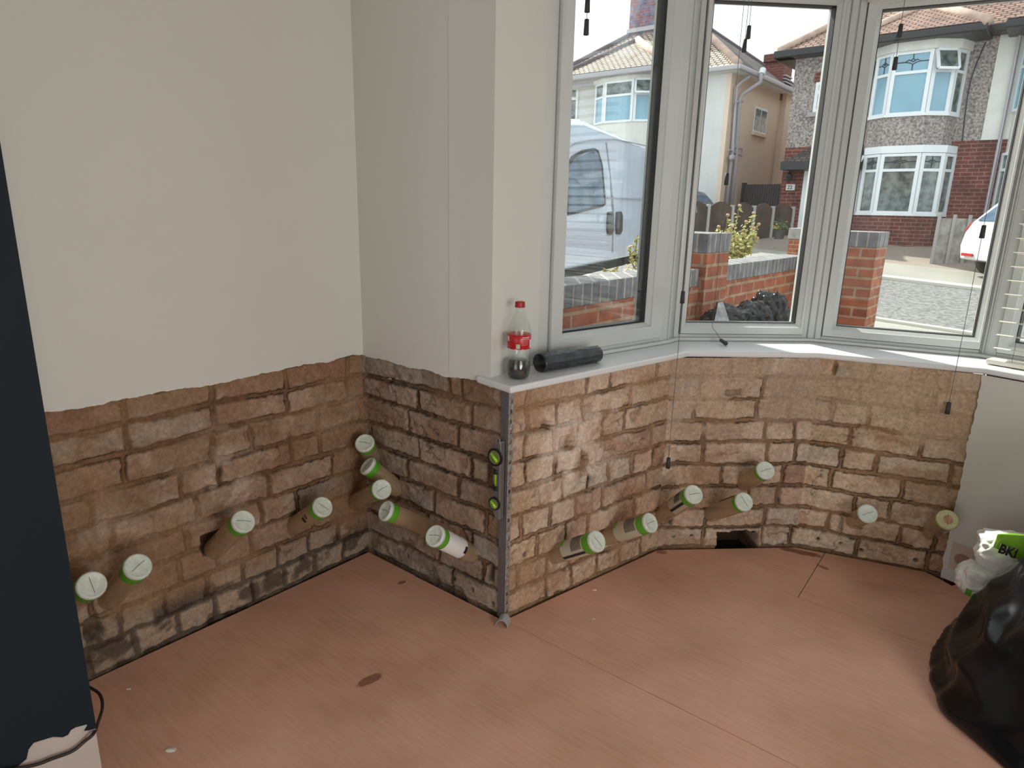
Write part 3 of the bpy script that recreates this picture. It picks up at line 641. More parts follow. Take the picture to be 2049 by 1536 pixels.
bp = [FP(F1, C1, -.318, -.07), FP(F1, C1, .32, -.07), FP(F2, C2, -.045, -.07), FP(F2, C2, .478, -.07), FP(F3, C3, .525, -.07), FP(F4, C4, .01, -.07), FP(F4, C4, .62, -.07)]
mb = MB(); mb.prism([p + np.array([0, 0, .7425]) for p in sp + bp[::-1]], (0, 0, .012)); st(mb.build('trim_6', M['upvc'], bevel=.003))
# ------------------------------------------------------------------ sill board
ZS = .742
n_S = onz(1378, 703, ZS); n_T = onz(1640, 706, ZS); n_U = onz(1975, 737, ZS); n_X = onz(1022, 774, ZS); n_L = onz(953, 752, ZS)
n_4 = n_U + tg(C4) * .62
wallpt = PC + np.array([0, 0, ZS])
inner = [n_L, n_X, n_S, n_T, n_U, n_4]
outer = [n_4 - nrm(C4) * .18, FP(F4, C4, 0, -.04, ZS), FP(F3, C3, 0, -.04, ZS), FP(F2, C2, -.05, -.04, ZS), FP(F1, C1, -.32, -.04, ZS), wallpt + nn * .03 - ur * .0, wallpt - ur * .045 + nn * .0]
mb = MB(); mb.prism([np.array([p[0], p[1], ZS - .020]) for p in inner + outer], (0, 0, .020)); st(mb.build('trim_1', M['sill'], bevel=.006, seg=4))

# ------------------------------------------------------------------ angle bead on the corner, with the small level stuck to it
kb = K + np.array([0, 0, .0])
fl = -ur; fr = tg(C1)
bd = thing('corner_bead', kb + nrm(C1) * .004 - nn * .004, 'galvanised metal corner bead running from the sill end down to the floor', 'bead')
c0 = K - nn * .004 + nrm(C1) * .001
z0 = .002; zt_ = .722
mb = MB()
mb.prism([c0 - nn * .002, c0 + fl * .024 - nn * .001, c0 + fl * .024 + nn * .0, c0 + nn * .001], (0, 0, zt_ - z0)); mb.v = [(x, y, z + z0) for x, y, z in mb.v]
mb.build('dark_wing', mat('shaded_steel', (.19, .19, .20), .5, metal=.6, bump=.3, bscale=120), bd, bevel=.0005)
mb = MB(); n1_ = nrm(C1)
for i in range(24):                                # light wing with its row of slots
    za = z0 + (zt_ - z0) * i / 24; zb_ = z0 + (zt_ - z0) * (i + 1) / 24
    mb.obox(c0 + n1_ * .002 + np.array([0, 0, za]), fr * .005, n1_ * .0012, (0, 0, zb_ - za)); mb.obox(c0 + n1_ * .002 + fr * .013 + np.array([0, 0, za]), fr * .005, n1_ * .0012, (0, 0, zb_ - za))
    mb.obox(c0 + n1_ * .002 + fr * .005 + np.array([0, 0, za]), fr * .008, n1_ * .0012, (0, 0, (zb_ - za) * .6))
mb.build('slotted_wing', M['metal'], bd)
# bent-out foot of the bead lying on the sheet
mb = MB(); f0 = onz(1017, 1238, .012); dirf = onz(1003, 1262, 0) - onz(1015, 1238, 0); dirf = dirf / np.linalg.norm(dirf); sd = np.array([-dirf[1], dirf[0], 0])
n_ = 10; arc = [(math.cos(PI * i / n_), math.sin(PI * i / n_)) for i in range(n_ + 1)]
ctr = onz(1006, 1250, 0) - dirf * .022
V = []
for k_ in range(2):
    for rr_ in (.019, .0175):
        for (cx_, cy_) in arc: V.append(ctr + dirf * (.036 * k_) + sd * cx_ * rr_ + np.array([0, 0, .0015 + cy_ * rr_ * 1.25]))
q = n_ + 1; fs = []
for i in range(n_): fs += [(i, i + 1, 2 * q + i + 1, 2 * q + i), (q + i + 1, q + i, 3 * q + i, 3 * q + i + 1), (i, q + i, q + i + 1, i + 1), (2 * q + i, 2 * q + i + 1, 3 * q + i + 1, 3 * q + i)]
fs += [(0, 2 * q, 3 * q, q), (n_, q + n_, 3 * q + n_, 2 * q + n_)]
mb.add(V, fs); tag(mb.build('metal_offcut', mat('light_steel', (.50, .52, .53), .45, metal=.4), smooth=False), 'short half round grey metal offcut on the floor at the foot of the corner bead', 'offcut')
# level
lp = c0 - nn * .003 + fl * .014
lv = thing('spirit_level', lp + np.array([0, 0, .335]), 'small grey torpedo spirit level with green vials held on the metal corner bead', 'spirit level')
lx = fl; ly = -nn * 1.0
def LV(x, y, z): return lp + lx * x + ly * y + np.array([0, 0, z])
zs0, zs1 = .335, .572
mb = MB()
prof = [(.004, zs0), (.014, zs0 + .022), (.020, zs0 + .035), (.022, zs0 + .06), (.013, zs0 + .078), (.011, zs0 + .09), (.011, zs0 + .15), (.013, zs0 + .163), (.023, zs0 + .178), (.024, zs0 + .205), (.015, zs0 + .222), (.008, zs1)]
mb.prism([LV(-.014, .002, z) for x, z in prof] [:0] + [LV(x, .002, z) for x, z in prof] + [LV(-.011, .002, zs1), LV(-.011, .002, zs0)], ly * .020)
mb.build('body', M['steel'], lv, bevel=.002)
for nm, zc, rr_, lab in (('vial_window', zs0 + .190, .026, 0), ('vial_window', zs0 + .048, .020, 0)):
    mb = MB(); mb.lathe(LV(.006, .021, zc), ly, [(0, rr_), (.006, rr_), (.0065, rr_ * .82), (.0062, rr_ * .8)], 28); vw = mb.build(nm, M['black'], lv, smooth=False)
    mb = MB(); mb.lathe(LV(.006, .027, zc), ly, [(0, rr_ * .78), (.0012, rr_ * .76)], 24); mb.build('lens', mat('vial_lens', (.16, .20, .07), .08, spec=.9), lv)
    mb = MB(); dd = Vector(lx) * .75 + Vector((0, 0, .65)); cc_ = Vector(LV(.006, .0295, zc)); mb.tube([cc_ - dd * rr_ * .6, cc_ + dd * rr_ * .6], .0042, 10); mb.build('vial', M['vial'], lv, smooth=True)
mb = MB(); mb.tube([LV(.006, .014, zs0 + .098), LV(.006, .014, zs0 + .148)], .009, 14); mb.build('main_vial', M['vial'], lv, smooth=True)
for za in (.092, .142):
    mb = MB(); mb.tube([LV(.006, .014, zs0 + za - .004), LV(.006, .014, zs0 + za + .010)], .0125, 16); mb.build('vial_holder', M['black'], lv, smooth=False, bevel=.001)
mb = MB(); mb.tube(smoothpath([LV(-.002, .02, zs1 - .022), LV(-.008, .022, zs1 - .004), LV(-.006, .022, zs1 + .010), LV(.004, .022, zs1 + .004), LV(.006, .02, zs1 - .014)]), .0012, 6); mb.build('wire_loop', M['metal'], lv, smooth=True)

# ------------------------------------------------------------------ fluid bottles stuck in the walls
WL = {'L': (P0, A), 'R': (P0, BA), '1': (K, C1), '2': (S, C2), '3': (T, C3)}
SPEC = [  # wall, end cap pixel, where it enters the wall, how far out of the wall plane, band, label side, words
    ('L', (184, 1170), (128, 1215), .150, .040, 'white fluid bottle, green banded, stuck in the brick beside the navy chimney breast'),
    ('L', (277, 1132), (222, 1192), .165, .030, 'fluid bottle second from the navy chimney breast, brown body, cracked looking end line'),
    ('L', (488, 1042), (432, 1095), .160, .024, 'fluid bottle in the left brick wall just right of the square hole'),
    ('L', (647, 1013), (592, 1050), .150, .022, 'fluid bottle midway along the left brick wall with black mark on its side'),
    ('L', (765, 978), (712, 1003), .220, .020, 'bottle from the left wall crossing in front of the dark corner hole'),
    ('R', (729, 885), (747, 915), .070, .018, 'highest of the bottles clustered in the brick corner'),
    ('R', (734, 930), (788, 972), .080, .020, 'corner bottle leaning out of the dark corner hole, below the highest one'),
    ('R', (770, 1021), (850, 1052), .135, .022, 'lowest of the bottles clustered in the brick corner, pointing left'),
    ('R', (869, 1071), (938, 1105), .150, .020, 'bottle with pale label in the pier wall, nearest the metal corner bead'),
    ('1', (1196, 1082), (1112, 1108), .165, .026, 'bottle in the bay wall nearest the corner bead, striped label and green band'),
    ('1', (1303, 1045), (1215, 1072), .165, .026, 'striped label bottle with red mark, second right of the corner bead'),
    ('2', (1389, 988), (1325, 1030), .200, .026, 'long label bottle leaning out over the gap left of the square air vent hole'),
    ('2', (1490, 1003), (1425, 1026), .180, .020, 'bottle directly above the black square vent hole at the floor'),
    ('2', (1533, 940), (1492, 965), .130, .016, 'highest bottle under the bay sill, slanting above the black vent hole'),
    ('3', (1737, 1027), (1712, 1040), .110, .012, 'short bottle alone in the middle of the right bay brickwork'),
    ('3', (1897, 1039), (1865, 1060), .135, .012, 'rightmost bottle, yellow ring and reddish end, beside the pale plaster edge'),
]
RB = .0315
def fluid_bottle(spec, i):
    w_, cp, ip, off, band, lab = spec
    Pw, an = WL[w_]; n = nrm(an) if w_ != 'L' else ur
    C = onpl(cp[0], cp[1], Pw + n * off, an); I = onpl(ip[0], ip[1], Pw, an)
    v = C - I; want = n * math.cos(R(34)) + np.array([0, 0, math.sin(R(34))])
    tx = np.array([*tg(an)]); v = v / np.linalg.norm(v)
    if i == 0: v = want
    el = math.asin(v[2])
    v = v / np.linalg.norm(v)
    L = min(off / max(.2, v @ n), .40); Iw = C - v * (L + .045)
    th = thing('fluid_bottle', C - v * L, lab, 'bottle', 'damp proofing bottles stuck in the brickwork')
    ax = Vector(v); c = Vector(C)
    Lt = L + .035
    mb = MB(); mb.lathe(c - ax * Lt, ax, [(0, RB * .55), (.012, RB * .9), (.03, RB * .97), (Lt * .5, RB * .97), (Lt - .010, RB * .97), (Lt - .006, RB * .96)], 32)
    mb.build('body', M['tubebody'], th, smooth=True)
    yb = i == 15
    mc = M['capwhite'] if not yb else mat('yellowed_base', (.62, .60, .34), .4, var=.1, vscale=60)
    mb = MB(); mb.lathe(c - ax * .012, ax, [(0, RB * 1.0), (.004, RB * 1.03), (.009, RB * 1.02), (.0125, RB * .95), (.0135, RB * .88), (.0115, RB * .80), (.011, RB * .4), (.0108, 0)], 36)
    eb = mb.build('end_cap', mc, th, smooth=True)
    e1 = ax.orthogonal().normalized(); e2 = ax.cross(e1); rr = random.Random(i); an2 = rr.uniform(-.5, .5) + (0 if i % 3 else 1.2)
    up = (Vector((0, 0, 1)) - ax * ax.z).normalized(); sdv = ax.cross(up); ln = sdv * math.cos(an2) + up * math.sin(an2)
    mb = MB(); pc = c + ax * -.0002; mb.tube([pc - ln * RB * .62, pc - ln * .003 + up * .0015, pc + ln * RB * .62], .0006, 6); mb.build('seam', M['line'], eb)
    if i == 15:
        mb = MB(); mb.lathe(c - ax * .0012, ax, [(0, RB * .5), (.0006, RB * .45)], 14); mb.build('red_stain', mat('pinkish_stain', (.55, .30, .20), .5, var=.3, vscale=90), eb)
    if band > .013:
        mb = MB(); mb.lathe(c - ax * (.012 + band), ax, [(0, RB * .985), (.001, RB * .99), (band - .001, RB * .99), (band, RB * .985)], 32); mb.build('green_band', M['green'], th, smooth=True)
    else:
        mb = MB(); mb.lathe(c - ax * (.016), ax, [(0, RB * .985), (.001, RB * .99), (.004, RB * .985)], 32); mb.build('green_ring', M['green'], th, smooth=True)
    # printed label patch following the barrel, with its lines of small print
    def patch(nm, m, a0, a1, h0, h1, k, n_=10):
        mb = MB(); V = []
        for j in range(n_ + 1):
            a = a0 + (a1 - a0) * j / n_
            for h in (h0, h1): V.append(c + ax * h + (up * math.cos(a) + sdv * math.sin(a)) * RB * k)
        V2 = [p + (p - (c + ax * (p - c).dot(ax))) * .012 for p in V]; m_ = len(V)
        fs = []
        for j in range(n_): fs += [(2 * j, 2 * j + 2, 2 * j + 3, 2 * j + 1), (m_ + 2 * j, m_ + 2 * j + 1, m_ + 2 * j + 3, m_ + 2 * j + 2)]
        mb.add(V + V2, fs); return mb.build(nm, m, th, smooth=True)
    b0 = -(.014 + band)
    if i in (8, 9, 10, 11):
        wl = M['whitepoly'] if i == 8 else M['tubelabel']
        L0 = b0 - min(.10, L - .06 if L > .1 else .04)
        sg = -1 if i == 8 else 1
        a0, a1 = sorted((-.8 * sg, 2.8 * sg))
        lb = patch('label', wl, a0, a1, L0, b0, .985, 16)
        for q_ in range(9):
            h = b0 - .006 - q_ * .0052
            if h < L0 + .02: break
            if i != 8: o_ = patch('print_line', M['print'], .1, 1.7, h - .0020, h, 1.012, 8); 
            if i != 8: o_.parent = lb
        o_ = patch('print_block', M['green'] if i != 8 else M['print'], -.2 if i != 8 else -1.9, .9 if i != 8 else -1.2, L0, L0 + .012, 1.012, 8); o_.parent = lb
        if i == 11 or i == 9: patch('barcode_strip', M['print'], 2.0, 2.3, L0, b0, 1.012, 4)
        if i == 10: patch('red_arrow', M['redprint'], .5, .7, L0 - .012, L0 - .002, 1.012, 3)
    if i == 12:
        patch('print_strip', M['print'], .35, .65, b0 - .09, b0, .99, 4)
    if i == 3:
        patch('black_mark', M['print'], 1.5, 2.1, b0 - .05, b0 - .038, .99, 4); patch('black_mark', M['print'], 1.4, 1.9, b0 - .03, b0 - .024, .99, 4)
    return th
BOT = [fluid_bottle(s_, i) for i, s_ in enumerate(SPEC)]

# ------------------------------------------------------------------ on the sill
cb = onz(1037, 755, ZS)
ck_ = thing('cola_bottle', cb, 'small clear plastic cola bottle with red cap, a third full, on the sill end', 'bottle')
pb = [(h_, r_ * 1.12) for h_, r_ in [(0, .020), (.004, .0265), (.012, .0295), (.028, .0300), (.040, .0290), (.050, .0262), (.062, .0262), (.074, .0278), (.086, .0290), (.126, .0290), (.134, .0285), (.150, .0255), (.168, .0190), (.184, .0132), (.192, .0115), (.200, .0112)]]
mb = MB(); mb.lathe(cb, (0, 0, 1), pb, 40); mb.build('body', M['pet'], ck_, smooth=True)
mb = MB(); mb.lathe(cb + np.array([0, 0, .0015]), (0, 0, 1), [(h, r - .0012) for h, r in pb[:6]] + [(.0505, .027), (.0506, 0)], 36); mb.build('drink', M['cola'], ck_, smooth=True)
mb = MB(); mb.lathe(cb, (0, 0, 1), [(.086, .0324), (.0865, .0330), (.1255, .0330), (.126, .0324)], 40); lb = mb.build('label', M['colared'], ck_, smooth=True)
mb = MB(); mb.lathe(cb + np.array([0, 0, .199]), (0, 0, 1), [(0, .0145), (.003, .0145), (.0035, .0138), (.014, .0136), (.0155, .0125), (.016, 0)], 30); mb.build('cap', M['capred'], ck_, smooth=False, bevel=.0005)
tocam = np.array([-cb[0], -cb[1], 0]); tocam /= np.linalg.norm(tocam); sdx = np.array([-tocam[1], tocam[0], 0])   # right of the label as seen
def lab_patch(nm, m, a0, a1, z0_, z1_):
    mb = MB(); V = []; n_ = 5
    for j in range(n_ + 1):
        a = a0 + (a1 - a0) * j / n_
        d = tocam * math.cos(a) + sdx * math.sin(a)
        for k_ in (.0331, .0334):
            for z in (z0_, z1_): V.append(cb + d * k_ + np.array([0, 0, z]))
    fs = []
    for j in range(n_): b_ = 4 * j; fs += [(b_, b_ + 4, b_ + 5, b_ + 1), (b_ + 2, b_ + 3, b_ + 7, b_ + 6), (b_, b_ + 2, b_ + 6, b_ + 4), (b_ + 1, b_ + 5, b_ + 7, b_ + 3)]
    mb.add(V, fs); return mb.build(nm, m, lb)
lab_patch('white_text_line', M['white'], .25, 1.0, .1185, .1200); lab_patch('white_text_line', M['white'], .15, .95, .1145, .1155)
for z in (.1105, .1065, .1025, .0985): lab_patch('small_text_line', mat('pale_print', (.62, .30, .28), .5), .2, .85, z, z + .0010)
lab_patch('nutrition_panel', mat('pale_green_panel', (.45, .52, .35), .5), -.25, .08, .0885, .1010)
lab_patch('symbol', M['white'], 1.05, 1.35, .089, .112); lab_patch('symbol', M['white'], -1.2, -.98, .108, .122)
lab_patch('bottom_edge', M['white'], -1.55, 1.55, .0866, .0872)

ra = onz(1092, 748, ZS); rb_ = onz(1207, 727, ZS); rr0 = .0285
dr = (rb_ - ra) / np.linalg.norm(rb_ - ra); rs = np.array([-dr[1], dr[0], 0]); Lr = np.linalg.norm(rb_ - ra)
rt = thing('bin_bag_roll', (ra + rb_) / 2 + rs * rr0, 'roll of black bin bags lying on the sill beside the cola bottle', 'bin bags')
mb = MB(); V = []; nseg, na = 26, 40
for i in range(nseg + 1):
    for j in range(na):
        a = 2 * PI * j / na; s_ = Lr * i / nseg
        r = rr0 * (1 - .10 * i / nseg) * (1 + .045 * mnoise.noise((s_ * 22, math.cos(a) * 1.3, math.sin(a) * 1.3)) + .02 * mnoise.noise((s_ * 60, math.cos(a) * 4, math.sin(a) * 4)))
        zc = rr0 * (.96 - .06 * i / nseg)
        V.append(ra + rs * rr0 + dr * s_ + rs * math.cos(a) * r + np.array([0, 0, zc + math.sin(a) * r * .97]))
fs = [(i * na + j, i * na + (j + 1) % na, (i + 1) * na + (j + 1) % na, (i + 1) * na + j) for i in range(nseg) for j in range(na)] + [tuple(nseg * na + j for j in range(na))]
k0 = len(V)
for j in range(na):
    a = 2 * PI * j / na; V.append(ra + rs * rr0 + rs * math.cos(a) * rr0 * .93 + np.array([0, 0, rr0 * .96 + math.sin(a) * rr0 * .90]))
for j in range(na):
    a = 2 * PI * j / na; V.append(ra + dr * .05 + rs * rr0 + rs * math.cos(a) * rr0 * .80 + np.array([0, 0, rr0 * .96 + math.sin(a) * rr0 * .80]))
fs += [(j, k0 + j, k0 + (j + 1) % na, (j + 1) % na) for j in range(na)] + [(k0 + j, k0 + na + j, k0 + na + (j + 1) % na, k0 + (j + 1) % na) for j in range(na)] + [tuple(k0 + na + j for j in range(na))]
mb.add(V, fs); mb.build('rolled_film', M['binroll'], rt, smooth=True)
mb = MB(); V = []
for i in range(nseg + 1):
    s_ = Lr * (.02 + .96 * i / nseg)
    for k_, (a, r) in enumerate(((1.9, rr0 * 1.0), (1.75, rr0 * 1.07), (1.72, rr0 * 1.05))):
        r *= (1 - .10 * i / nseg); V.append(ra + rs * rr0 + dr * s_ + rs * math.cos(a) * r * (1 + .05 * mnoise.noise((s_ * 30, 2, k_))) + np.array([0, 0, rr0 * .95 + math.sin(a) * r]))
fs = [(3 * i + k_, 3 * i + k_ + 1, 3 * i + k_ + 4, 3 * i + k_ + 3) for i in range(nseg) for k_ in range(2)]
mb.add(V, fs); mb.build('loose_flap', M['binroll'], rt, smooth=True)

# ------------------------------------------------------------------ blind cords with their tassels
def tassel_shape(p, d=(0, 0, -1), L=.040, r0=.0062, r1=.0076):
    mb = MB(); mb.lathe(p, d, [(0, r0 * .6), (.001, r0), (L - .001, r1), (L, r1 * .85)], 16); return mb
def cord(lbl, top, tassels, z_end, xy, tail=None):
    loc = (xy[0], xy[1], z_end); t = thing('blind_cord', loc, lbl, 'blind cord')
    x, y = xy; pts = [(x + .0006 * math.sin(z * 9), y, z) for z in np.linspace(top, z_end, 24)]
    if tail: pts += tail
    mb = MB(); mb.tube(pts, .0009, 6); mb.build('string', M['cord'], t, smooth=True)
    for z in tassels: tassel_shape((x, y, z)).build('tassel', M['tassel'], t, smooth=True)
    return t, pts
def xy_at(u, v, z): p = onz(u, v, z); return p[0], p[1]
def z_at(u, v, xy):
    d = ray(u, v); k_ = (xy[0] * d[0] + xy[1] * d[1]) / (d[0] ** 2 + d[1] ** 2); return EYE + d[2] * k_
# first window: two tassels against the sky
pA = FP(F1, C1, -.20, .05); pA = onpl(1175, 20, FP(F1, C1, 0, .06), C1); xy = (pA[0], pA[1])
cord('short cord with two dark tassels in front of the first window sky', 2.2, [z_at(1172, 38, xy), z_at(1178, -8, xy)], z_at(1172, 38, xy) - .02, xy)
# long cord hanging past the sill between windows one and two
p = onpl(1362, 640, n_S + nrm(C1) * .02, C1); xy = (p[0], p[1])
t_, _ = cord('longest blind cord, hanging past the sill in front of brick between windows one and two', 2.2, [z_at(1366, 582, xy), z_at(1338, 915, xy)], z_at(1338, 915, xy), xy)
# cord with tassel bent onto the sill in window two
p = onpl(1440, 500, FP(F2, C2, 0, .05), C2); xy = (p[0], p[1])
ze = z_at(1436, 655, xy); tl = [onpl(1438, 672, FP(F2, C2, 0, .06), C2), onpl(1442, 680, FP(F2, C2, 0, .075), C2)]
t_, pts_ = cord('cord in the middle window whose end tassel rests on the sill', 2.2, [z_at(1443, 346, xy)], ze, xy, tl)
d_ = Vector(onz(1457, 690, ZS + .006)) - Vector(tl[-1]); tassel_shape(tl[-1], d_, .036).build('tassel', M['tassel'], t_, smooth=True)
p = onpl(1498, 65, FP(F2, C2, 0, .05), C2); xy = (p[0], p[1])
cord('short cord with a dark tassel high in the middle window, the upper of two', 2.2, [z_at(1497, 51, xy)], z_at(1497, 51, xy), xy)
p = onpl(1490, 90, FP(F2, C2, 0, .05), C2); xy = (p[0], p[1])
cord('cord whose dark tassel is the lower of the staggered pair in the middle window', 2.2, [z_at(1491, 78, xy)], z_at(1491, 78, xy), xy)
p = onpl(1797, 90, FP(F3, C3, 0, .05), C3); xy = (p[0], p[1])
cord('cord with two dark tassels in front of the opposite house roof in the third window', 2.2, [z_at(1802, 48, xy), z_at(1787, 114, xy)], z_at(1787, 114, xy) - .02, xy)
p = onpl(1930, 650, n_U + nrm(C3) * .02, C3); xy = (p[0], p[1])
cord('rightmost long cord, hanging past the sill nose under the third window', 2.2, [z_at(1972, 450, xy), z_at(1896, 804, xy)], z_at(1896, 804, xy), xy)

# gathered blind at the head of window three, lowered blind at window four
bl = thing('gathered_blind', FP(F3, C3, .25, .05, 1.885), 'pulled up blind stacked at the top of the third window', 'blind')
mb = MB()
for i in range(24): mb.obox(FP(F3, C3, -.0, .012, 1.905 + i * .008), tg(C3) * .50, nrm(C3) * .048, (0, 0, .004))
mb.build('stacked_slats', M['slat'], bl)
mb = MB(); mb.obox(FP(F3, C3, -.0, .012, 1.886), tg(C3) * .50, nrm(C3) * .050, (0, 0, .016)); mb.build('bottom_rail', M['slat'], bl, bevel=.002)
mb = MB(); mb.obox(FP(F3, C3, -.0, .012, 2.2), tg(C3) * .50, nrm(C3) * .05, (0, 0, .05)); mb.build('head_rail', M['slat'], bl)
vb = thing('venetian_blind', FP(F4, C4, .32, .1, .77), 'lowered cream venetian blind over the rightmost window', 'blind')
Bo = .095
p = onpl(1978, 722, FP(F4, C4, 0, Bo), C4); sL = float((p - F4) @ tg(C4))
z = .795; cnt = 0
while z < 2.2 and cnt < 36:
    mb = MB(); a_ = FP(F4, C4, sL + .012, Bo, z); tl_ = R(9)
    V = []
    for s_ in (0, .52):
        for q_ in range(6):
            x_ = (q_ / 5 - .5) * .048; V.append(a_ + tg(C4) * s_ + nrm(C4) * x_ * math.cos(tl_) + np.array([0, 0, x_ * math.sin(tl_) + .0035 * (1 - (2 * q_ / 5 - 1) ** 2)]))
    V += [v - np.array([0, 0, .0012]) for v in V]
    fs = [(q_, q_ + 1, 7 + q_, 6 + q_) for q_ in range(5)] + [(12 + q_ + 1, 12 + q_, 18 + q_, 19 + q_) for q_ in range(5)] + [(0, 6, 18, 12), (5, 17, 23, 11)]
    mb.add(V, fs); mb.build('slat', M['slat'], vb, smooth=True); z += .0435; cnt += 1
mb = MB(); mb.obox(FP(F4, C4, sL, Bo - .026, .7445), tg(C4) * .55, nrm(C4) * .052, (0, 0, .016)); mb.build('bottom_rail', M['slat'], vb, bevel=.003)
for s_ in (.07, .40):
    mb = MB(); mb.tube([FP(F4, C4, sL + s_, Bo + .02, .76), FP(F4, C4, sL + s_, Bo + .02, 2.2)], .0008, 5); mb.build('ladder_string', M['cord'], vb)
mb = MB(); mb.obox(FP(F4, C4, sL, Bo - .03, 2.21), tg(C4) * .55, nrm(C4) * .06, (0, 0, .05)); mb.build('head_rail', M['slat'], vb)

# ------------------------------------------------------------------ rubbish bag and the packs behind it
def crumple(name, c, rx, ry, rz, seed, mat_, amp=.10, lab=None, cat=None, group=None, fold=8, parent=None, sub=5, flat=True, gather=0, sq=2.0):
    bm = bmesh.new(); bmesh.ops.create_icosphere(bm, subdivisions=sub, radius=1)
    for v in bm.verts:
        p = v.co.copy(); a = math.atan2(p.y, p.x)
        if sq > 2:
            k_ = (abs(p.x) ** sq + abs(p.y) ** sq + abs(p.z) ** sq) ** (-1 / sq); p = p * k_
        r = 1 + amp * (1.2 * mnoise.noise(p * 1.6 + Vector((seed, 0, 0))) + .7 * (abs(mnoise.noise(p * 3.2 + Vector((0, seed, 0)))) * 2 - .5) + .35 * (abs(mnoise.noise(p * 7 + Vector((0, 0, seed)))) * 2 - .5))
        r += amp * .35 * math.sin(a * fold + 3 * mnoise.noise(p * 2 + Vector((seed, seed, 0)))) * (max(0, p.z) if gather else .5)
        q = p * r; q = Vector((q.x * rx, q.y * ry, q.z * rz))
        if gather and p.z > .3: k_ = 1 - gather * (p.z - .3); q.x *= k_; q.y *= k_
        if flat: q.z = max(q.z, -rz * .72)
        v.co = q + Vector((0, 0, rz * .72 if flat else 0))
    me = bpy.data.meshes.new(name); bm.to_mesh(me); bm.free(); me.materials.append(mat_)
    for p in me.polygons: p.use_smooth = True
    o = bpy.data.objects.new(name, me); col.objects.link(o); o['_o'] = [0, 0, 0]
    if parent is not None: o.parent = parent; o.location = Vector(c) - Vector(parent['_o'])
    else: o.location = c; tag(o, lab, cat, group)
    return o
# big bag: pulled-in neck at the top right, sagging folds along its left edge
def big_bag():
    c = Vector((1.485, 1.36, 0)); bm = bmesh.new(); na, nh = 200, 100; rows = []
    for i in range(nh + 1):
        h = i / nh; z = .66 * h
        rad = .372 * (1 - .05 * (1 - min(1, h / .05)) ** 2) * (1 - .80 * h ** 1.02)
        ring = []
        for j in range(na):
            a = 2 * PI * j / na; d = Vector((math.cos(a), math.sin(a), 0))
            q = Vector((d.x * 1.2, d.y * 1.2, h * 2.2))
            f = .07 * mnoise.noise(q) + .045 * (1 - 2 * abs(mnoise.noise(q * 1.8 + Vector((4, 0, h * 2))))) + .011 * (1 - 2.4 * abs(mnoise.noise(Vector((d.x * 5 + h * 2, d.y * 5, h * 1.5)))))* (1 - .5 * h)
            f += .012 * (1 - 2.4 * abs(mnoise.noise(Vector((d.x * 12 + h * 3, d.y * 12, h * 3 + 7))))) * .5 * max(0, 1 - h * 2.2)
            r = rad * (1 + f * 1.3)
            ring.append(bm.verts.new(c + Vector((.04 * h, .10 * h, 0)) + d * r + Vector((0, 0, max(.003, z + .02 * mnoise.noise(q * 2) * min(1, h * 6))))))
        rows.append(ring)
    for i in range(nh):
        for j in range(na): bm.faces.new((rows[i][j], rows[i][(j + 1) % na], rows[i + 1][(j + 1) % na], rows[i + 1][j]))
    bm.faces.new(rows[0][::-1]); bm.faces.new(rows[-1])
    me = bpy.data.meshes.new('rubbish_bag'); bm.to_mesh(me); bm.free(); me.materials.append(M['binbag'])
    for p in me.polygons: p.use_smooth = True
    o = bpy.data.objects.new('rubbish_bag', me); col.objects.link(o); tag(o, 'large full black rubbish bag standing on the floor, right edge of the room', 'rubbish bag')
big_bag()
def pack(name, uvs, dep, thick, mat_, lbl, cat):   # pillow of film with pinched corners
    P = [at(u, v, dep) for u, v in uvs]; return P
pk = thing('film_pack', at(2015, 1130, 1.98) * np.array([1, 1, 0]) + np.array([0, 0, .02]), 'upper white and lime green film pack printed BKI, behind the black bag', 'pack')
o = crumple('film', at(2035, 1112, 1.93), .105, .055, .062, 3.1, M['whitepoly'], .10, parent=pk, fold=11, flat=False, sub=5, sq=3.2)
o.rotation_euler = (R(8), R(6), C4 + .5)
pb_ = [at(u, v, 1.845) for u, v in [(1996, 1068), (2049, 1060), (2075, 1075), (2080, 1140), (2030, 1124), (1987, 1094)]]
mb = MB(); ctr = sum(pb_) / 6
N_ = 12; V = []
def bil(s_, t_):                          # a gently bulging printed panel
    a = pb_[0] * (1 - s_) + pb_[2] * s_; b = pb_[5] * (1 - s_) + pb_[3] * s_; p = a * (1 - t_) + b * t_
    return p - ray(2030, 1100) * (.012 * math.sin(PI * s_) * math.sin(PI * t_)) + np.array([0, 0, .006 * math.sin(PI * s_) * (1 - t_)])
for i in range(N_ + 1):
    for j in range(N_ + 1): V.append(bil(i / N_, j / N_))
k_ = len(V); V += [p + ray(2030, 1100) * .04 for p in V]
W_ = N_ + 1; fs = []
for i in range(N_):
    for j in range(N_): fs += [(i * W_ + j, (i + 1) * W_ + j, (i + 1) * W_ + j + 1, i * W_ + j + 1), (k_ + i * W_ + j, k_ + i * W_ + j + 1, k_ + (i + 1) * W_ + j + 1, k_ + (i + 1) * W_ + j)]
rim = [i * W_ for i in range(W_)] + [N_ * W_ + j for j in range(1, W_)] + [i * W_ + N_ for i in range(N_ - 1, -1, -1)] + [j for j in range(N_ - 1, 0, -1)]
for i in range(len(rim)): fs.append((rim[i], k_ + rim[i], k_ + rim[(i + 1) % len(rim)], rim[(i + 1) % len(rim)]))
mb.add(V, fs); mb.build('green_panel', M['lime'], pk, smooth=True)
ox = at(1996, 1104, 1.822); ex = Vector(at(2049, 1123, 1.822) - ox).normalized(); fz = -Vector(ray(2020, 1108)).normalized(); ey = fz.cross(ex).normalized(); fz = ex.cross(ey)
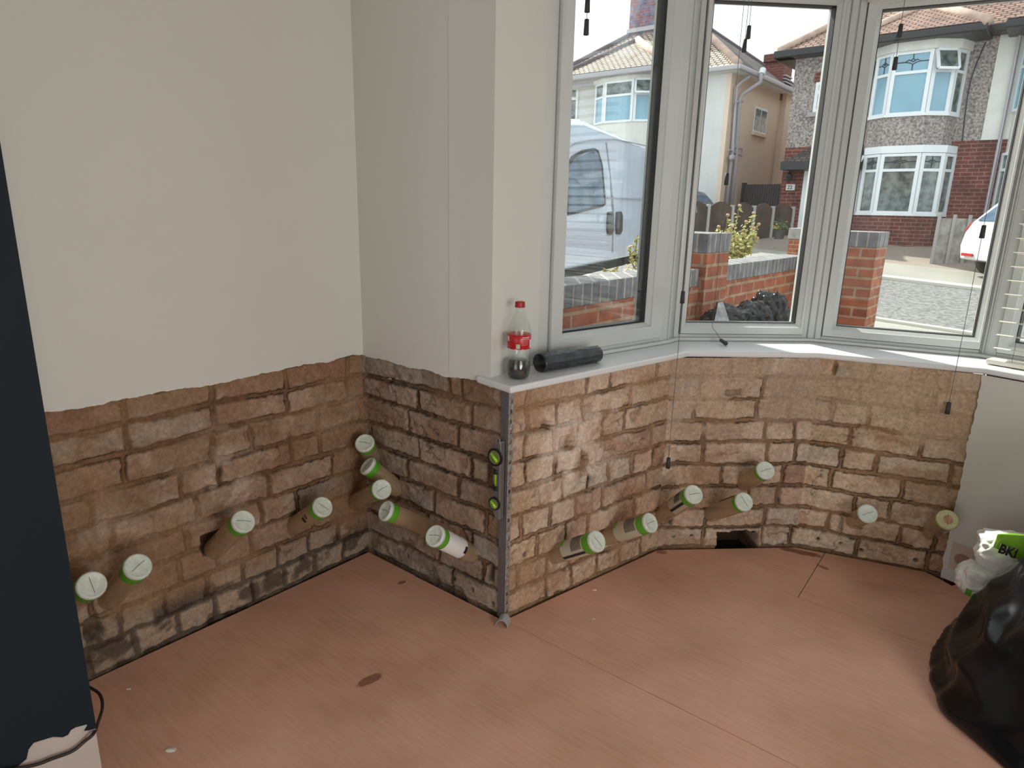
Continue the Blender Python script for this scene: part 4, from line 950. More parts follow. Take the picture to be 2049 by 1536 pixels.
text_mesh('lettering', 'BKI', .036, .0008, M['print'], pk, Matrix.Translation(Vector(ox) - Vector(pk['_o'])) @ Matrix((ex, ey, fz)).transposed().to_4x4(), .0011)
lw = thing('film_pack', onz(1960, 1185, 0) + np.array([0, 0, .0]), 'lower white film pack with green corner, on the floor between bag and bay wall', 'pack')
o = crumple('film', at(1980, 1168, 1.98) , .080, .06, .050, 7.7, M['whitepoly'], .12, parent=lw, fold=9, flat=False, sub=5, sq=3.5); o.rotation_euler = (R(-12), R(8), -.3)
mb = MB(); gp = [at(u, v, 1.865) for u, v in [(1934, 1176), (1946, 1182), (1942, 1194), (1929, 1188)]]; mb.prism(gp, ray(1940, 1185) * .01); mb.build('green_corner', M['green'], lw)

# crumbs on the floor and the dark gap board at the party wall
for (u, v, r_, l_) in ((341, 1500, .009, 'small white plaster crumb on the floor near the chimney breast'), (1190, 1180, .006, 'tiny brick crumb on the floor in front of the bay wall, nearer the wall'), (1188, 1238, .004, 'tiniest crumb on the floor in front of the bay wall, nearer the camera'), (258, 1378, .005, 'faint pale crumb on the floor beside the left brick wall')):
    p = onz(u, v, 0); bm = bmesh.new(); bmesh.ops.create_icosphere(bm, subdivisions=2, radius=r_)
    for q in bm.verts: q.co = Vector((q.co.x * 1.3, q.co.y * .8, max(-.0, q.co.z * .35) + .0002)) * (1 + .35 * mnoise.noise(q.co * 300))
    me = bpy.data.meshes.new('crumb'); bm.to_mesh(me); bm.free(); me.materials.append(M['chip']); o = bpy.data.objects.new('plaster_crumb', me); col.objects.link(o); o.location = p; tag(o, l_, 'crumb')

# ================================================================== OUTSIDE
def zg(P):
    t = float(nn @ P); u_ = float(ur @ P)
    z = -.35 if t < 11.5 else -.35 + (min(t, 18.3) - 11.5) * .14
    return z - .05 * max(-6, min(4, u_ + 1.7)) * min(1, max(0, (t - 8) / 3.5))
def strip(name, t0, t1, u0, u1, m, dz=0, res=.7, flat=None):
    nt_ = max(2, int((t1 - t0) / res) + 1); nu = max(2, int((u1 - u0) / 2) + 1); V = []
    for i in range(nt_ + 1):
        for j in range(nu + 1):
            P = nn * (t0 + (t1 - t0) * i / nt_) + ur * (u0 + (u1 - u0) * j / nu); z = (zg(P) if flat is None else flat) + dz; V.append((P[0], P[1], z))
    k_ = len(V); V += [(x, y, z - .25) for x, y, z in V]; W_ = nu + 1
    fs = [(i * W_ + j, (i + 1) * W_ + j, (i + 1) * W_ + j + 1, i * W_ + j + 1) for i in range(nt_) for j in range(nu)]
    rim = [i * W_ for i in range(nt_ + 1)] + [nt_ * W_ + j for j in range(1, nu + 1)] + [i * W_ + nu for i in range(nt_ - 1, -1, -1)] + [j for j in range(nu - 1, 0, -1)]
    fs += [(rim[i], rim[(i + 1) % len(rim)], k_ + rim[(i + 1) % len(rim)], k_ + rim[i]) for i in range(len(rim))]
    mb = MB(); mb.add(V, fs); return st(mb.build(name, M[m]))
strip('ground_front_garden', 1.9, 6.0, -3.3, 6, 'drive')
strip('ground_neighbour_drive', 2.0, 8.0, -30, -1.9, 'pave', flat=.22)
strip('ground_near_pavement', 6.0, 11.35, -1.9, 14, 'pave')
strip('ground_near_pavement_left', 8.0, 11.35, -30, -1.9, 'pave')
strip('ground_near_kerb', 11.35, 11.5, -30, 14, 'kerb', .04)
strip('ground_road', 11.5, 14.2, -30, 14, 'road')
strip('ground_far_kerb', 14.2, 14.36, -30, 14, 'kerb', .05)
strip('ground_far_pavement', 14.36, 15.7, -30, 14, 'pave', .0)
strip('ground_far_yards', 15.7, 40, -40, 24, 'soil', .0)

# boundary wall with its blue coping, one pier part-way and one at the street corner
WB = np.array([1.30, 4.25, 0.])
def wpt(t_, z=0, off=0): return WB + nn * t_ - ur * off + np.array([0, 0, z])
bw = thing('garden_wall', wpt(0, -.35), 'long orange brick garden wall with blue grey brick coping running to the street', 'wall')
def ztop(uv, base, ang): return float(onpl(uv[0], uv[1], base, ang)[2])
zt1 = .5 * (ztop((1436, 533), WB, A) + ztop((1590, 513), WB, A)); ch = .105
zt0 = ztop((1200, 562), WB, A); ztl = ztop((1395, 540), WB, A)
t_p = float((onpl(1413, 480, WB + ur * .02, A) - WB) @ nn)
t_e = float((onpl(1590, 560, WB, A) - WB) @ nn)
def seg(mbx, t0, t1, z0_, z1_, o0=0., o1=.215): mbx.obox(wpt(t0, z0_, o0), nn * (t1 - t0), -ur * (o1 - o0), (0, 0, z1_ - z0_))
mb = MB(); seg(mb, -2.25, t_p, -.5, zt0 - ch); seg(mb, t_p, t_e, -.5, zt1 - ch); mb.build('brickwork', M['wbrick'], bw, uv=True)
mb = MB(); seg(mb, -2.25, t_p - .02, zt0 - ch, zt0, -.005, .22); seg(mb, t_p + .30, t_e, zt1 - ch, zt1, -.005, .22); mb.build('coping', M['coping'], bw, uv=True, bevel=.006)
gp = thing('wall_pier', wpt(t_p + .15, -.35), 'square brick pier rising part way along the garden wall, behind the middle window', 'pier')
zp = ztop((1413, 467), wpt(t_p) + ur * .03, A); cph = .115
mb = MB(); seg(mb, t_p, t_p + .33, -.45, zp - cph, -.035, .26); mb.build('shaft', M['wbrick'], gp, uv=True)
mb = MB(); seg(mb, t_p - .004, t_p + .334, zp - cph, zp, -.04, .265); mb.build('coping', M['coping'], gp, uv=True, bevel=.006)
CW = wpt(t_e)                              # inner corner with the street wall
e0 = onpl(1745, 560, CW, BA); uE = float((e0 - CW) @ ur)
sw = thing('street_wall', CW + ur * .1 + np.array([0, 0, -.35]), 'short brick wall along the pavement, mostly hidden behind the window post', 'wall')
mb = MB(); mb.obox(CW + np.array([0, 0, -.5]) - ur * .2, ur * (uE - .46 + .2), nn * .215, (0, 0, zt1 - ch + .5)); mb.build('brickwork', M['wbrick'], sw, uv=True)
mb = MB(); mb.obox(CW + np.array([0, 0, zt1 - ch]) - ur * .2 - nn * .004, ur * (uE - .462 + .2), nn * .222, (0, 0, ch)); mb.build('coping', M['coping'], sw, uv=True, bevel=.006)
zE = float(onpl(1745, 464, e0, BA)[2])
gp = thing('gate_pier', e0 - ur * .2 + np.array([0, 0, -.35]), 'tall brick gate pier with grey coping, seen through the third window', 'pier')
gp['_o'] = list(gp.location)
mb = MB(); q0 = np.array([e0[0], e0[1], 0]); mb.obox(q0 - ur * .45 + np.array([0, 0, -.5]), ur * .45, nn * .34, (0, 0, zE - .115 + .5)); mb.build('shaft', M['hbrick'] if False else M['wbrick'], gp, uv=True)
mb = MB(); mb.obox(q0 - ur * .455 + np.array([0, 0, zE - .115]) - nn * .005, ur * .46, nn * .35, (0, 0, .115)); mb.build('coping', M['coping'], gp, uv=True, bevel=.006)

# bags of rubbish against the garden wall
bb = 'black rubbish bags by the garden wall'
for (u, v, dep, rx, ry, rz, sd_, lb_) in ((1425, 640, 3.95, .17, .10, .10, 1.3, 'dull black rubbish bag at the left, against the garden wall'), (1472, 634, 4.0, .12, .10, .11, 5.1, 'middle black rubbish bag, slumped beside the grey sheet'), (1506, 622, 4.1, .13, .10, .14, 9.2, 'tallest shiny black rubbish bag, right end of the garden heap')):
    c_ = at(u, v, dep) + ur * .10; c_[2] -= rz
    crumple('rubbish_bag', c_, rx, ry, rz * 1.15, sd_, M['binbag'], .15, lb_, 'rubbish bag', bb, fold=13, sub=5)
cs = [at(u, v, 3.62) for u, v in [(1437, 606), (1447, 603), (1462, 650), (1464, 668), (1425, 668), (1430, 640)]]
mb = MB(); mb.prism(cs, ray(1440, 630) * .02); tag(mb.build('film_sheet', mat('grey_film', (.40, .42, .44), .3, bump=.6, bscale=30, var=.3, vscale=20)), 'crumpled grey plastic sheet standing between the garden rubbish bags', 'sheet')
cs = [at(u, v, 4.15) for u, v in [(1408, 606), (1436, 603), (1440, 625), (1405, 628)]]
mb = MB(); mb.prism(cs, ray(1420, 615) * .12); tag(mb.build('black_crate', M['black'], bevel=.004), 'black box edge behind the leftmost garden rubbish bag', 'box')
mb = MB(); mb.obox(q0 * 0 + np.array([*onz(1470, 640, -.35)[:2], -.35]) - ur * .5 - nn * .5, ur * 1.0, nn * .9, (0, 0, .55))
o = mb.build('rubble_heap', M['soil'], bevel=.02); tag(o, 'low heap under the garden rubbish bags, out of sight below the sill', 'rubble')

# rose bush beyond the wall
def stems(root, spec, seed, h_leaf, sz, dens=1.0, flowers=True):
    rr = random.Random(seed); tips = []; mb = MB()
    leaves = MB()
    for (b0_, t0_) in spec:
        b0_ = Vector(b0_); t0_ = Vector(t0_); mid = b0_.lerp(t0_, .5) + Vector((rr.uniform(-.04, .04), rr.uniform(-.04, .04), 0))
        pts = smoothpath([b0_, mid, t0_], 5); mb.tube(pts, [.006 - .0035 * i / (len(pts) - 1) for i in range(len(pts))], 6); tips.append(t0_)
        nl = int(16 * dens)
        for k_ in range(nl):
            f = rr.uniform(h_leaf, 1); p = Vector(pts[min(len(pts) - 1, int(f * (len(pts) - 1)))]) + Vector((rr.uniform(-1, 1), rr.uniform(-1, 1), rr.uniform(-.7, .8))) * sz * (1.5 * (1 - f) + .35)
            a = Vector((rr.uniform(-1, 1), rr.uniform(-1, 1), rr.uniform(-.5, .8))).normalized(); b = a.orthogonal().normalized(); s_ = rr.uniform(.5, 1) * .030
            leaves.add([p - a * s_, p + b * s_ * .45 + a * s_ * .1, p + a * s_, p - b * s_ * .45 + a * s_ * .1, p + a.cross(b) * s_ * .14], [(0, 1, 4), (1, 2, 4), (2, 3, 4), (3, 0, 4)])
    mb.build('stems', M['stem'], root, smooth=True); lf = leaves.build('leaves', M['leaf'], root); lf['kind'] = 'stuff'
    if flowers:
        for t0_ in tips:
            mb = MB(); mb.lathe(t0_, (0, 0, 1), [(-.008, .004), (0, .014), (.012, .016), (.02, .008)], 10); mb.build('flower_head', M['petal'], root, smooth=True)
rd = 5.9
rbush = thing('rose_bush', at(1470, 525, rd) + np.array([0, 0, -.25]), 'yellow green rose bush with faded heads, beyond the wall in the middle window', 'bush')
stems(rbush, [(at(1448, 535, rd), at(1438, 455, rd)), (at(1450, 535, rd), at(1456, 432, rd - .1)), (at(1460, 530, rd), at(1480, 413, rd)), (at(1462, 530, rd), at(1465, 455, rd - .1)), (at(1470, 525, rd), at(1508, 428, rd)), (at(1472, 530, rd), at(1493, 445, rd + .1)),
               (at(1475, 530, rd), at(1518, 450, rd)), (at(1480, 528, rd), at(1515, 478, rd)), (at(1478, 530, rd), at(1508, 458, rd - .1)), (at(1465, 530, rd), at(1445, 490, rd)), (at(1470, 530, rd), at(1485, 470, rd)), (at(1480, 528, rd), at(1500, 500, rd)), (at(1468, 528, rd), at(1475, 480, rd)), (at(1476, 528, rd), at(1495, 480, rd)), (at(1460, 528, rd), at(1450, 470, rd)), (at(1475, 528, rd), at(1470, 500, rd))], 4, .35, .055, 2.4)
rd = 4.6
sb = thing('spiky_plant', at(1285, 545, rd) + np.array([0, 0, -.2]), 'thin leafy plant with upright stalks, beyond the wall in the first window', 'plant')
stems(sb, [(at(1278, 548, rd), at(1262, 492, rd)), (at(1282, 548, rd), at(1276, 470, rd)), (at(1288, 548, rd), at(1288, 482, rd)), (at(1292, 548, rd), at(1296, 470, rd)), (at(1290, 548, rd), at(1300, 505, rd)), (at(1275, 548, rd), at(1205, 540, rd))], 8, .2, .03, 1.6, False)

# ------------------------------------------------------------------ vehicles
def profile_body(prof, Wd, belt, inset, low=.25):
    """side outline prof [(x,z)] lofted across the width; the cabin leans in above the belt line"""
    n_ = len(prof); mb = MB(); ks = [-1, -.93, -.6, 0, .6, .93, 1]; V = []
    for k_ in ks:
        for (x, z) in prof:
            yi = Wd / 2 - (inset * max(0, z - belt)); cr = .035 if abs(k_) < 1 else 0
            dz = 0 if abs(k_) < .95 else -.035 * (1 if z > belt else .2)
            V.append((x * (1 if abs(k_) < .95 else .985), yi * k_, z + dz + (.02 * (1 - k_ * k_) if z > belt + .3 else 0)))
    fs = [(a * n_ + i, a * n_ + (i + 1) % n_, (a + 1) * n_ + (i + 1) % n_, (a + 1) * n_ + i) for a in range(len(ks) - 1) for i in range(n_)]
    fs += [tuple(range(n_ - 1, -1, -1)), tuple((len(ks) - 1) * n_ + i for i in range(n_))]
    mb.add(V, fs); return mb
def place(o_mb, org, hx):
    hx = np.array([hx[0], hx[1], 0.]) / math.hypot(hx[0], hx[1]); hy = np.array([-hx[1], hx[0], 0]); org = np.array(org, float)
    o_mb.v = [tuple(org + hx * x + hy * y + np.array([0, 0, z])) for x, y, z in o_mb.v]; return o_mb
def wheel(org, hx, x, y, r, root):
    mb = MB(); mb.lathe((x, y - .1 * (1 if y > 0 else -1), r), (0, 1 if y > 0 else -1, 0), [(0, r * .9), (.02, r), (.16, r), (.18, r * .93), (.181, r * .62), (.165, r * .60)], 32); place(mb, org, hx); wh = mb.build('wheel', M['rubber'], root, smooth=False)
    mb = MB(); mb.lathe((x, y + .05 * (1 if y > 0 else -1), r), (0, 1 if y > 0 else -1, 0), [(0, r * .6), (.012, r * .55), (.02, .05)], 24); place(mb, org, hx); mb.build('hub', M['gutter'], wh)
# van on the neighbour's drive: long side towards us, nose at the left
vd = np.array([.41, .91]); vd /= np.linalg.norm(vd)
V0 = onpl(1210, 430, np.array([1.09, 7.6, 0]), math.atan2(vd[1], vd[0]))     # a point of the visible flank
vz = .22; vy = .85                                                            # half width; ground under it
side = np.array([vd[1], -vd[0], 0])                                           # towards us (right of travel direction away)
vo = np.array([V0[0], V0[1], 0]) - side * vy + np.array([0, 0, vz])
def vlocal(u, v, extra=0):                # pixel on the visible flank -> van coordinates
    P = onpl(u, v, V0 + side * extra, math.atan2(vd[1], vd[0])) - vo; return float(P[:2] @ vd), float(P[2])
ztopv = vlocal(1240, 268)[1]; zsill = vlocal(1200, 525)[1]
van = thing('van', vo, 'silver white panel van parked on the neighbouring drive, behind the first window', 'van')
xr = 3.9; xf = -2.9
prof = [(xf, zsill), (xf - .1, .95), (xf + .1, 1.15), (xf + .75, 1.25), (-1.45, ztopv * .93), (-1.2, ztopv - .03), (-.6, ztopv + .03), (1.5, ztopv + .01), (xr - .25, ztopv - .04), (xr - .05, ztopv - .2), (xr, zsill + .5), (xr, zsill)]
mb = profile_body(prof, 2 * vy, 1.15, .10); mb.v = [(x, -y, z) for x, y, z in mb.v]; place(mb, vo, vd); mb.build('body', M['vanpaint'], van, bevel=.05, seg=4)
mb = MB(); mb.obox((xf + .3, -vy + .1, zsill - .12), (xr - xf - .5, 0, 0), (0, 2 * vy - .2, 0), (0, 0, .16)); place(mb, vo, vd); mb.build('underbody', M['dark'], van)
for x in (xf + 1.0, xr - 1.0):
    for y in (-vy + .02, vy - .02): wheel(vo, vd, x, y, .31, van)
def flank(uvs, nm, m, dep=.012, par=None, ex=.012, rnd=False):
    pts = [vlocal(u, v) for u, v in uvs]
    P = [vo + np.array([vd[0] * x, vd[1] * x, z]) + side * (vy + ex - .10 * max(0, z - 1.15)) for x, z in pts]
    if rnd: P = smoothpath(P + [P[0]], 5)[:-1]
    mb = MB(); mb.prism(P, -side * dep); return mb.build(nm, m, par or van)
flank([(1136, 335), (1150, 312), (1172, 300), (1196, 296), (1204, 300), (1210, 330), (1211, 408), (1204, 414), (1136, 431)], 'window_seal', M['gasket'], ex=.010)
flank([(1136, 341), (1152, 317), (1174, 305), (1194, 301), (1200, 305), (1205, 332), (1206, 404), (1200, 409), (1136, 425)], 'cab_window', M['carglass'], ex=.016)
flank([(1216, 425), (1222, 423), (1225, 432), (1225, 462), (1220, 470), (1214, 468), (1213, 452)], 'door_handle', M['black'], ex=.022, dep=.03)
flank([(1234, 424), (1240, 423), (1243, 432), (1242, 462), (1238, 469), (1232, 468), (1231, 452)], 'door_handle', M['black'], ex=.022, dep=.03)
for uvs in ([(1136, 300), (1160, 285), (1190, 279), (1240, 277), (1310, 292), (1310, 294), (1240, 279), (1190, 281), (1160, 287), (1136, 303)], [(1222, 285), (1224, 285), (1229, 420), (1226, 505), (1224, 505), (1227, 420)], [(1215, 395), (1300, 398), (1300, 400), (1215, 397)]):
    flank(uvs, 'panel_gap', mat('gap_grey', (.25, .27, .30), .6), ex=.006)

# white hatchback half hidden by the window post, and the blue one far off
def hatch(name, lbl, rear, hx, size, paint):
    """rear = ground point under the rear bumper, hx points to the car's nose"""
    L_, Wd, Ht = size; root = thing(name, rear, lbl, 'car')
    prof = [(0.02, .30), (-.02, .55), (.03, .80), (.10, .98), (.45, Ht - .06), (.75, Ht), (1.6, Ht - .01), (2.4, .98), (3.3, .86), (3.75, .62), (3.78, .28), (3.2, .24), (.4, .24)]
    prof = [(x * L_ / 3.8, z) for x, z in prof]
    mb = profile_body(prof, Wd, .85, .28); place(mb, rear, hx); mb.build('body', paint, root, bevel=.05, seg=3)
    for x in (.62 * L_ / 3.8, 3.05 * L_ / 3.8):
        for y in (-Wd / 2 + .02, Wd / 2 - .02): wheel(rear, hx, x, y, .29, root)
    for s_ in (-1, 1):
        y = s_ * Wd / 2
        def sp_(pts, nm, m, ex):
            mb = MB(); P = [(x * L_ / 3.8, s_ * (Wd / 2 - .28 * max(0, z - .85) + ex), z) for x, z in pts]; mb.prism(P, (0, -s_ * .03, 0)); place(mb, rear, hx); mb.build(nm, m, root)
        sp_([(.42, 1.0), (.62, Ht - .12), (1.55, Ht - .12), (2.2, .99)], 'side_window', M['carglass'], .012)
        sp_([(.02, .82), (.10, .98), (.25, .90), (.16, .74)], 'tail_lamp', M['lamp'], .012)
    mb = MB(); mb.prism([(.12, -Wd / 2 + .22, 1.0), (.12, Wd / 2 - .22, 1.0), (.42, Wd / 2 - .30, Ht - .12), (.42, -Wd / 2 + .30, Ht - .12)], (-.03, 0, .012)); place(mb, rear, hx); mb.build('rear_window', M['carglass'], root)
    mb = MB(); mb.obox((-.035, -Wd / 2 + .12, .36), (.03, 0, 0), (0, .34, 0), (0, 0, .05)); place(mb, rear, hx); mb.build('rear_reflector', M['lamp'], root)
    mb = MB(); mb.obox((-.035, Wd / 2 - .46, .36), (.03, 0, 0), (0, .34, 0), (0, 0, .05)); place(mb, rear, hx); mb.build('rear_reflector', M['lamp'], root)
    return root
cp = onpl(1938, 520, nn * 15.2, BA); cp[2] = zg(cp) + .02
hatch('hatchback', 'white hatchback parked across the road, half hidden by the right window post', cp + ur * .28 - nn * .45, ur * .80 + nn * .55, (3.8, 1.65, 1.43), M['carwhite'])

# ------------------------------------------------------------------ the houses opposite
TF = float(nn @ np.array([9.36, 16, 0]))
def onf(u, v, w_=0): return onpl(u, v, nn * (TF - w_), BA)
O2 = onf(1588, 330); O1 = onf(1447, 330)
class House:
    def __init__(s, org): s.o = np.array([org[0], org[1], 0.])
    def p(s, u_, w_, z): return s.o + ur * u_ - nn * w_ + np.array([0, 0, z])      # w_ towards us
    def box(s, mb, u0, u1, w0, w1, z0, z1): mb.obox(s.p(u0, w0, z0), ur * (u1 - u0), -nn * (w1 - w0), (0, 0, z1 - z0)); return mb
    def loc(s, u, v, w_=0): P = onf(u, v, w_) - s.o; return float(P @ ur), float(P[2])
def hip_roof(mb, Hs, u0, u1, w0, w1, ze, zr, r0, r1, wr, sides='fblr', th=0):
    a, b, c, d = Hs.p(u0, w1, ze), Hs.p(u1, w1, ze), Hs.p(u1, w0, ze), Hs.p(u0, w0, ze); e, f = Hs.p(r0, wr, zr), Hs.p(r1, wr, zr)
    V = [a, b, c, d, e, f]; fs = []
    if 'f' in sides: fs.append((0, 1, 5, 4))
    if 'r' in sides: fs.append((1, 2, 5))
    if 'b' in sides: fs.append((2, 3, 4, 5))
    if 'l' in sides: fs.append((3, 0, 4))
    return mb.add(V, fs)
def bay_poly(uc, hw, dp, n5=True): return [(uc - hw, 0), (uc - hw * .84, dp * .55), (uc - hw * .42, dp * .95), (uc + hw * .42, dp * .95), (uc + hw * .84, dp * .55), (uc + hw, 0)]
def bay_wall(Hs, poly, z0, z1, name, m, par, grow=0, uv=True):
    cu = sum(p[0] for p in poly) / len(poly)
    P = [Hs.p(cu + (u_ - cu) * (1 + grow), -.05 if w_ == 0 else w_ * (1 + grow) + grow * .1, z0) for u_, w_ in poly]
    mb = MB(); mb.prism(P, (0, 0, z1 - z0)); return mb.build(name, m, par, uv=uv)
def bay_window(Hs, poly, z0, z1, zt, root, panes, opener=(), lead=True, facets=(0, 1, 2, 3, 4)):
    fr = None
    for k_ in facets:
        (ua, wa), (ub, wb) = poly[k_], poly[k_ + 1]; a = Hs.p(ua, wa, z0); b = Hs.p(ub, wb, z0); t = b - a; L_ = np.linalg.norm(t); t = t / L_; n = np.array([t[1], -t[0], 0])
        if n @ (-nn) < 0: n = -n
        fw = .075
        mb = MB()
        def bar(s0, s1, za, zb_, pr=.03, dp=.08, mbb=None): (mbb or mb).obox(a + t * s0 + n * pr + np.array([0, 0, za - z0]), t * (s1 - s0), -n * dp, (0, 0, zb_ - za))
        bar(0, fw, z0, z1); bar(L_ - fw, L_, z0, z1); bar(fw, L_ - fw, z0, z0 + .06); bar(fw, L_ - fw, z1 - .06, z1); bar(fw, L_ - fw, zt - .03, zt + .03)
        wn_ = mb.build('window_frame', M['white'], root)
        mb = MB(); bar(fw, L_ - fw, z0 + .06, zt - .03, 0, .03); mb.build('lower_pane', panes[0] if k_ in (1, 2, 3) else panes[1], wn_)
        mb = MB(); bar(fw, L_ - fw, zt + .03, z1 - .06, 0, .03); mb.build('top_light', panes[2] if k_ in (1, 2) else panes[1], wn_)
        if lead and k_ in (1, 2, 3):
            mb = MB(); mz = (zt + z1) / 2; mx_ = L_ / 2; h2 = (z1 - zt - .09) / 2; w2 = (L_ - 2 * fw) / 2
            def P_(x, z): return a + t * (mx_ + x) + n * .006 + np.array([0, 0, mz + z - z0])
            for seq in ([(0, -h2), (0, -h2 * .3)], [(0, h2), (0, h2 * .3)], [(-w2, 0), (-w2 * .5, 0)], [(w2, 0), (w2 * .5, 0)], [(-w2 * .5, 0), (-w2 * .25, h2 * .25), (0, 0), (w2 * .25, h2 * .25), (w2 * .5, 0), (w2 * .2, -h2 * .1), (0, -h2 * .3), (-w2 * .2, -h2 * .1), (-w2 * .5, 0)], [(-w2 * .15, h2 * .1), (0, h2 * .4), (w2 * .15, h2 * .1)]):
                mb.tube([P_(x, z) for x, z in seq], .010, 5)
            mb.build('leading', M['lead'], wn_)
        if k_ in opener:
            mb = MB(); z_t = z1 - .02; dz = zt + .02
            c0_ = a + t * .03 + n * .05 + np.array([0, 0, z_t - z0]); c1_ = a + t * (L_ - .03) + n * .05 + np.array([0, 0, z_t - z0]); o_ = n * .16
            q = [c0_, c1_, c1_ + o_ - np.array([0, 0, z_t - dz]), c0_ + o_ - np.array([0, 0, z_t - dz])]
            for i in range(4):
                p_, r__ = Vector(q[i]), Vector(q[(i + 1) % 4]); mb.tube([p_, r__], .035, 4)
            op = mb.build('open_light', M['white'], wn_)
            mb = MB(); mb.prism(q, n * .01); mb.build('open_pane', M['panedark'], op)
def ridge(Hs, p, q, m, root, r=.09, name='ridge_tiles'):
    mb = MB(); mb.tube([p, q], r, 10); return mb.build(name, m, root, smooth=True)

# ---- house with pebbledash, right
h2 = House(O2)
g2 = .45
r2 = thing('bay_fronted_house', h2.p(2.5, 0, g2), 'pebbledashed and red brick house with two storey bay, opposite in the third window', 'house')
zb2 = h2.loc(1900, 283)[1]; ze2 = h2.loc(1600, 118)[1]
u_w = h2.loc(1993, 200)[0] - .0; u_w2 = h2.loc(1978, 200)[0]
UR = 13
mb = MB(); h2.box(mb, -.25, u_w2, -8, 0, zb2, ze2); mb.build('pebbledash_wall', M['pebble'], r2, uv=True)
u_br = h2.loc(2003, 300)[0]
mb = MB(); h2.box(mb, -.25, u_br, -8, .001, -.3, zb2); mb.build('brick_wall', M['hbrick'], r2, uv=True)
uc2, z_s1 = h2.loc(1842, 228, .7); z_h1 = h2.loc(1842, 100, .7)[1]; z_t1 = h2.loc(1842, 143, .7)[1]
uL2 = h2.loc(1745, 170)[0]; uR2 = h2.loc(1927, 170)[0]; hw2 = (uR2 - uL2) / 2; uc2 = (uL2 + uR2) / 2
bp1 = bay_poly(uc2, hw2, .72)
z_pb0 = h2.loc(1835, 290, .7)[1]
bay_wall(h2, bp1, z_pb0, z_s1, 'bay_pebbledash', M['pebble'], r2, 0)
bay_window(h2, bp1, z_s1, z_h1, z_t1, r2, (M['paneblue'], M['panedark'], M['paneblue']), (0, 3))
bay_wall(h2, bp1, z_s1 - .03, z_s1 + .03, 'upper_sill', M['white'], r2, .05)
mb = MB(); mb.prism([h2.p(u_ , w_ * .85 - .08, z_s1 + .02) for u_, w_ in bay_poly(uc2, hw2 * .9, .6)], (0, 0, z_h1 - z_s1 - .03)); mb.build('upper_room', M['panedark'], r2)
zf0 = h2.loc(1835, 305, .7)[1]; zg1 = zf0 - .01; zgt = h2.loc(1815, 340, .7)[1]; zgs = h2.loc(1805, 428, .7)[1]
uL3 = h2.loc(1720, 360)[0] ; uR3 = h2.loc(1903, 360)[0]; bp2 = bay_poly((uL3 + uR3) / 2, (uR3 - uL3) / 2, .72)
bay_wall(h2, bp2, zf0, z_pb0, 'bay_fascia', M['white'], r2, .04)
bay_window(h2, bp2, zgs, zg1, zgt, r2, (M['panedark'], M['panedark'], M['panedark']), (0,))
mb = MB(); mb.prism([h2.p(u_, w_ * .85 - .08, zgs + .02) for u_, w_ in bay_poly((uL3 + uR3) / 2, (uR3 - uL3) / 2 * .9, .6)], (0, 0, zg1 - zgs - .03)); mb.build('lower_room', M['panedark'], r2)
bay_wall(h2, bp2, zgs - .04, zgs + .02, 'lower_sill', M['white'], r2, .05)
bay_wall(h2, bp2, -.3, zgs - .03, 'bay_brick', M['hbrick'], r2, 0)
# bay head, fascia, gutter and hipped roof
bay_wall(h2, bp1, z_h1, z_h1 + .20, 'bay_soffit', M['hwhite'], r2, .10)
zfb = z_h1 + .18; zft = zfb + .17
fo = [(uL2 - .30, .25), (uL2 + .0, .80), (uc2 + .9, 1.02), (uR2 + .42, .62), (uR2 + .30, -.05), (uL2 - .3, -.05)]
mb = MB(); mb.prism([h2.p(u_, w_, zfb) for u_, w_ in [(uL2 - .35, 1.0), (uR2 + .38, 1.0), (uR2 + .38, -.1), (uL2 - .35, -.1)]], (0, 0, zft - zfb)); mb.build('bay_gutter', M['fascia'], r2, bevel=.03)
apu, apz = h2.loc(1857, 8, -.7)
mb = MB(); a, b, c, d = h2.p(uL2 - .35, 1.0, zft), h2.p(uR2 + .38, 1.0, zft), h2.p(apu, -.7, apz), None
bk = apz; mb.add([a, b, c, h2.p(uR2 + .38, -.15, zft), h2.p(uL2 - .35, -.15, zft), h2.p(apu, -3.0, apz)], [(0, 1, 2), (1, 3, 5, 2), (4, 0, 2, 5)]); mb.build('bay_roof', M['roof2'], r2, uv=True)
ridge(h2, c, b, M['ridge'], r2, .10); ridge(h2, c, a, M['ridge'], r2, .09)
zr2 = ze2 + .15; ov = .35
mb = MB(); zrd = zr2 + 4.0 * math.tan(R(36)); ur0 = 3.4
V = [h2.p(-.25 - ov, ov, zr2), h2.p(u_w2, ov, zr2), h2.p(u_w2, -4, zrd), h2.p(ur0, -4, zrd), h2.p(-.25 - ov, -8.3, zr2), h2.p(u_w2, -8.3, zr2)]
mb.add(V, [(0, 1, 2, 3), (0, 3, 4), (4, 3, 2, 5)]); mb.build('main_roof', M['roof2'], r2, uv=True)
ridge(h2, V[0], V[3], M['ridge'], r2, .10)
mb = MB(); h2.box(mb, -.25 - ov - .08, uL2 - .3, -.02, ov + .07, zr2 - .15, zr2 + .01); mb.build('gutter', M['fascia'], r2, bevel=.02)
mb = MB(); h2.box(mb, uR2 + .3, u_br + .6, -.02, ov + .05, zr2 - .15, zr2 + .01); mb.build('gutter', M['fascia'], r2, bevel=.02)
mb = MB(); h2.box(mb, -.25 - ov - .08, -.25, -8.3, ov, zr2 - .15, zr2 + .01); mb.build('gutter', M['fascia'], r2)
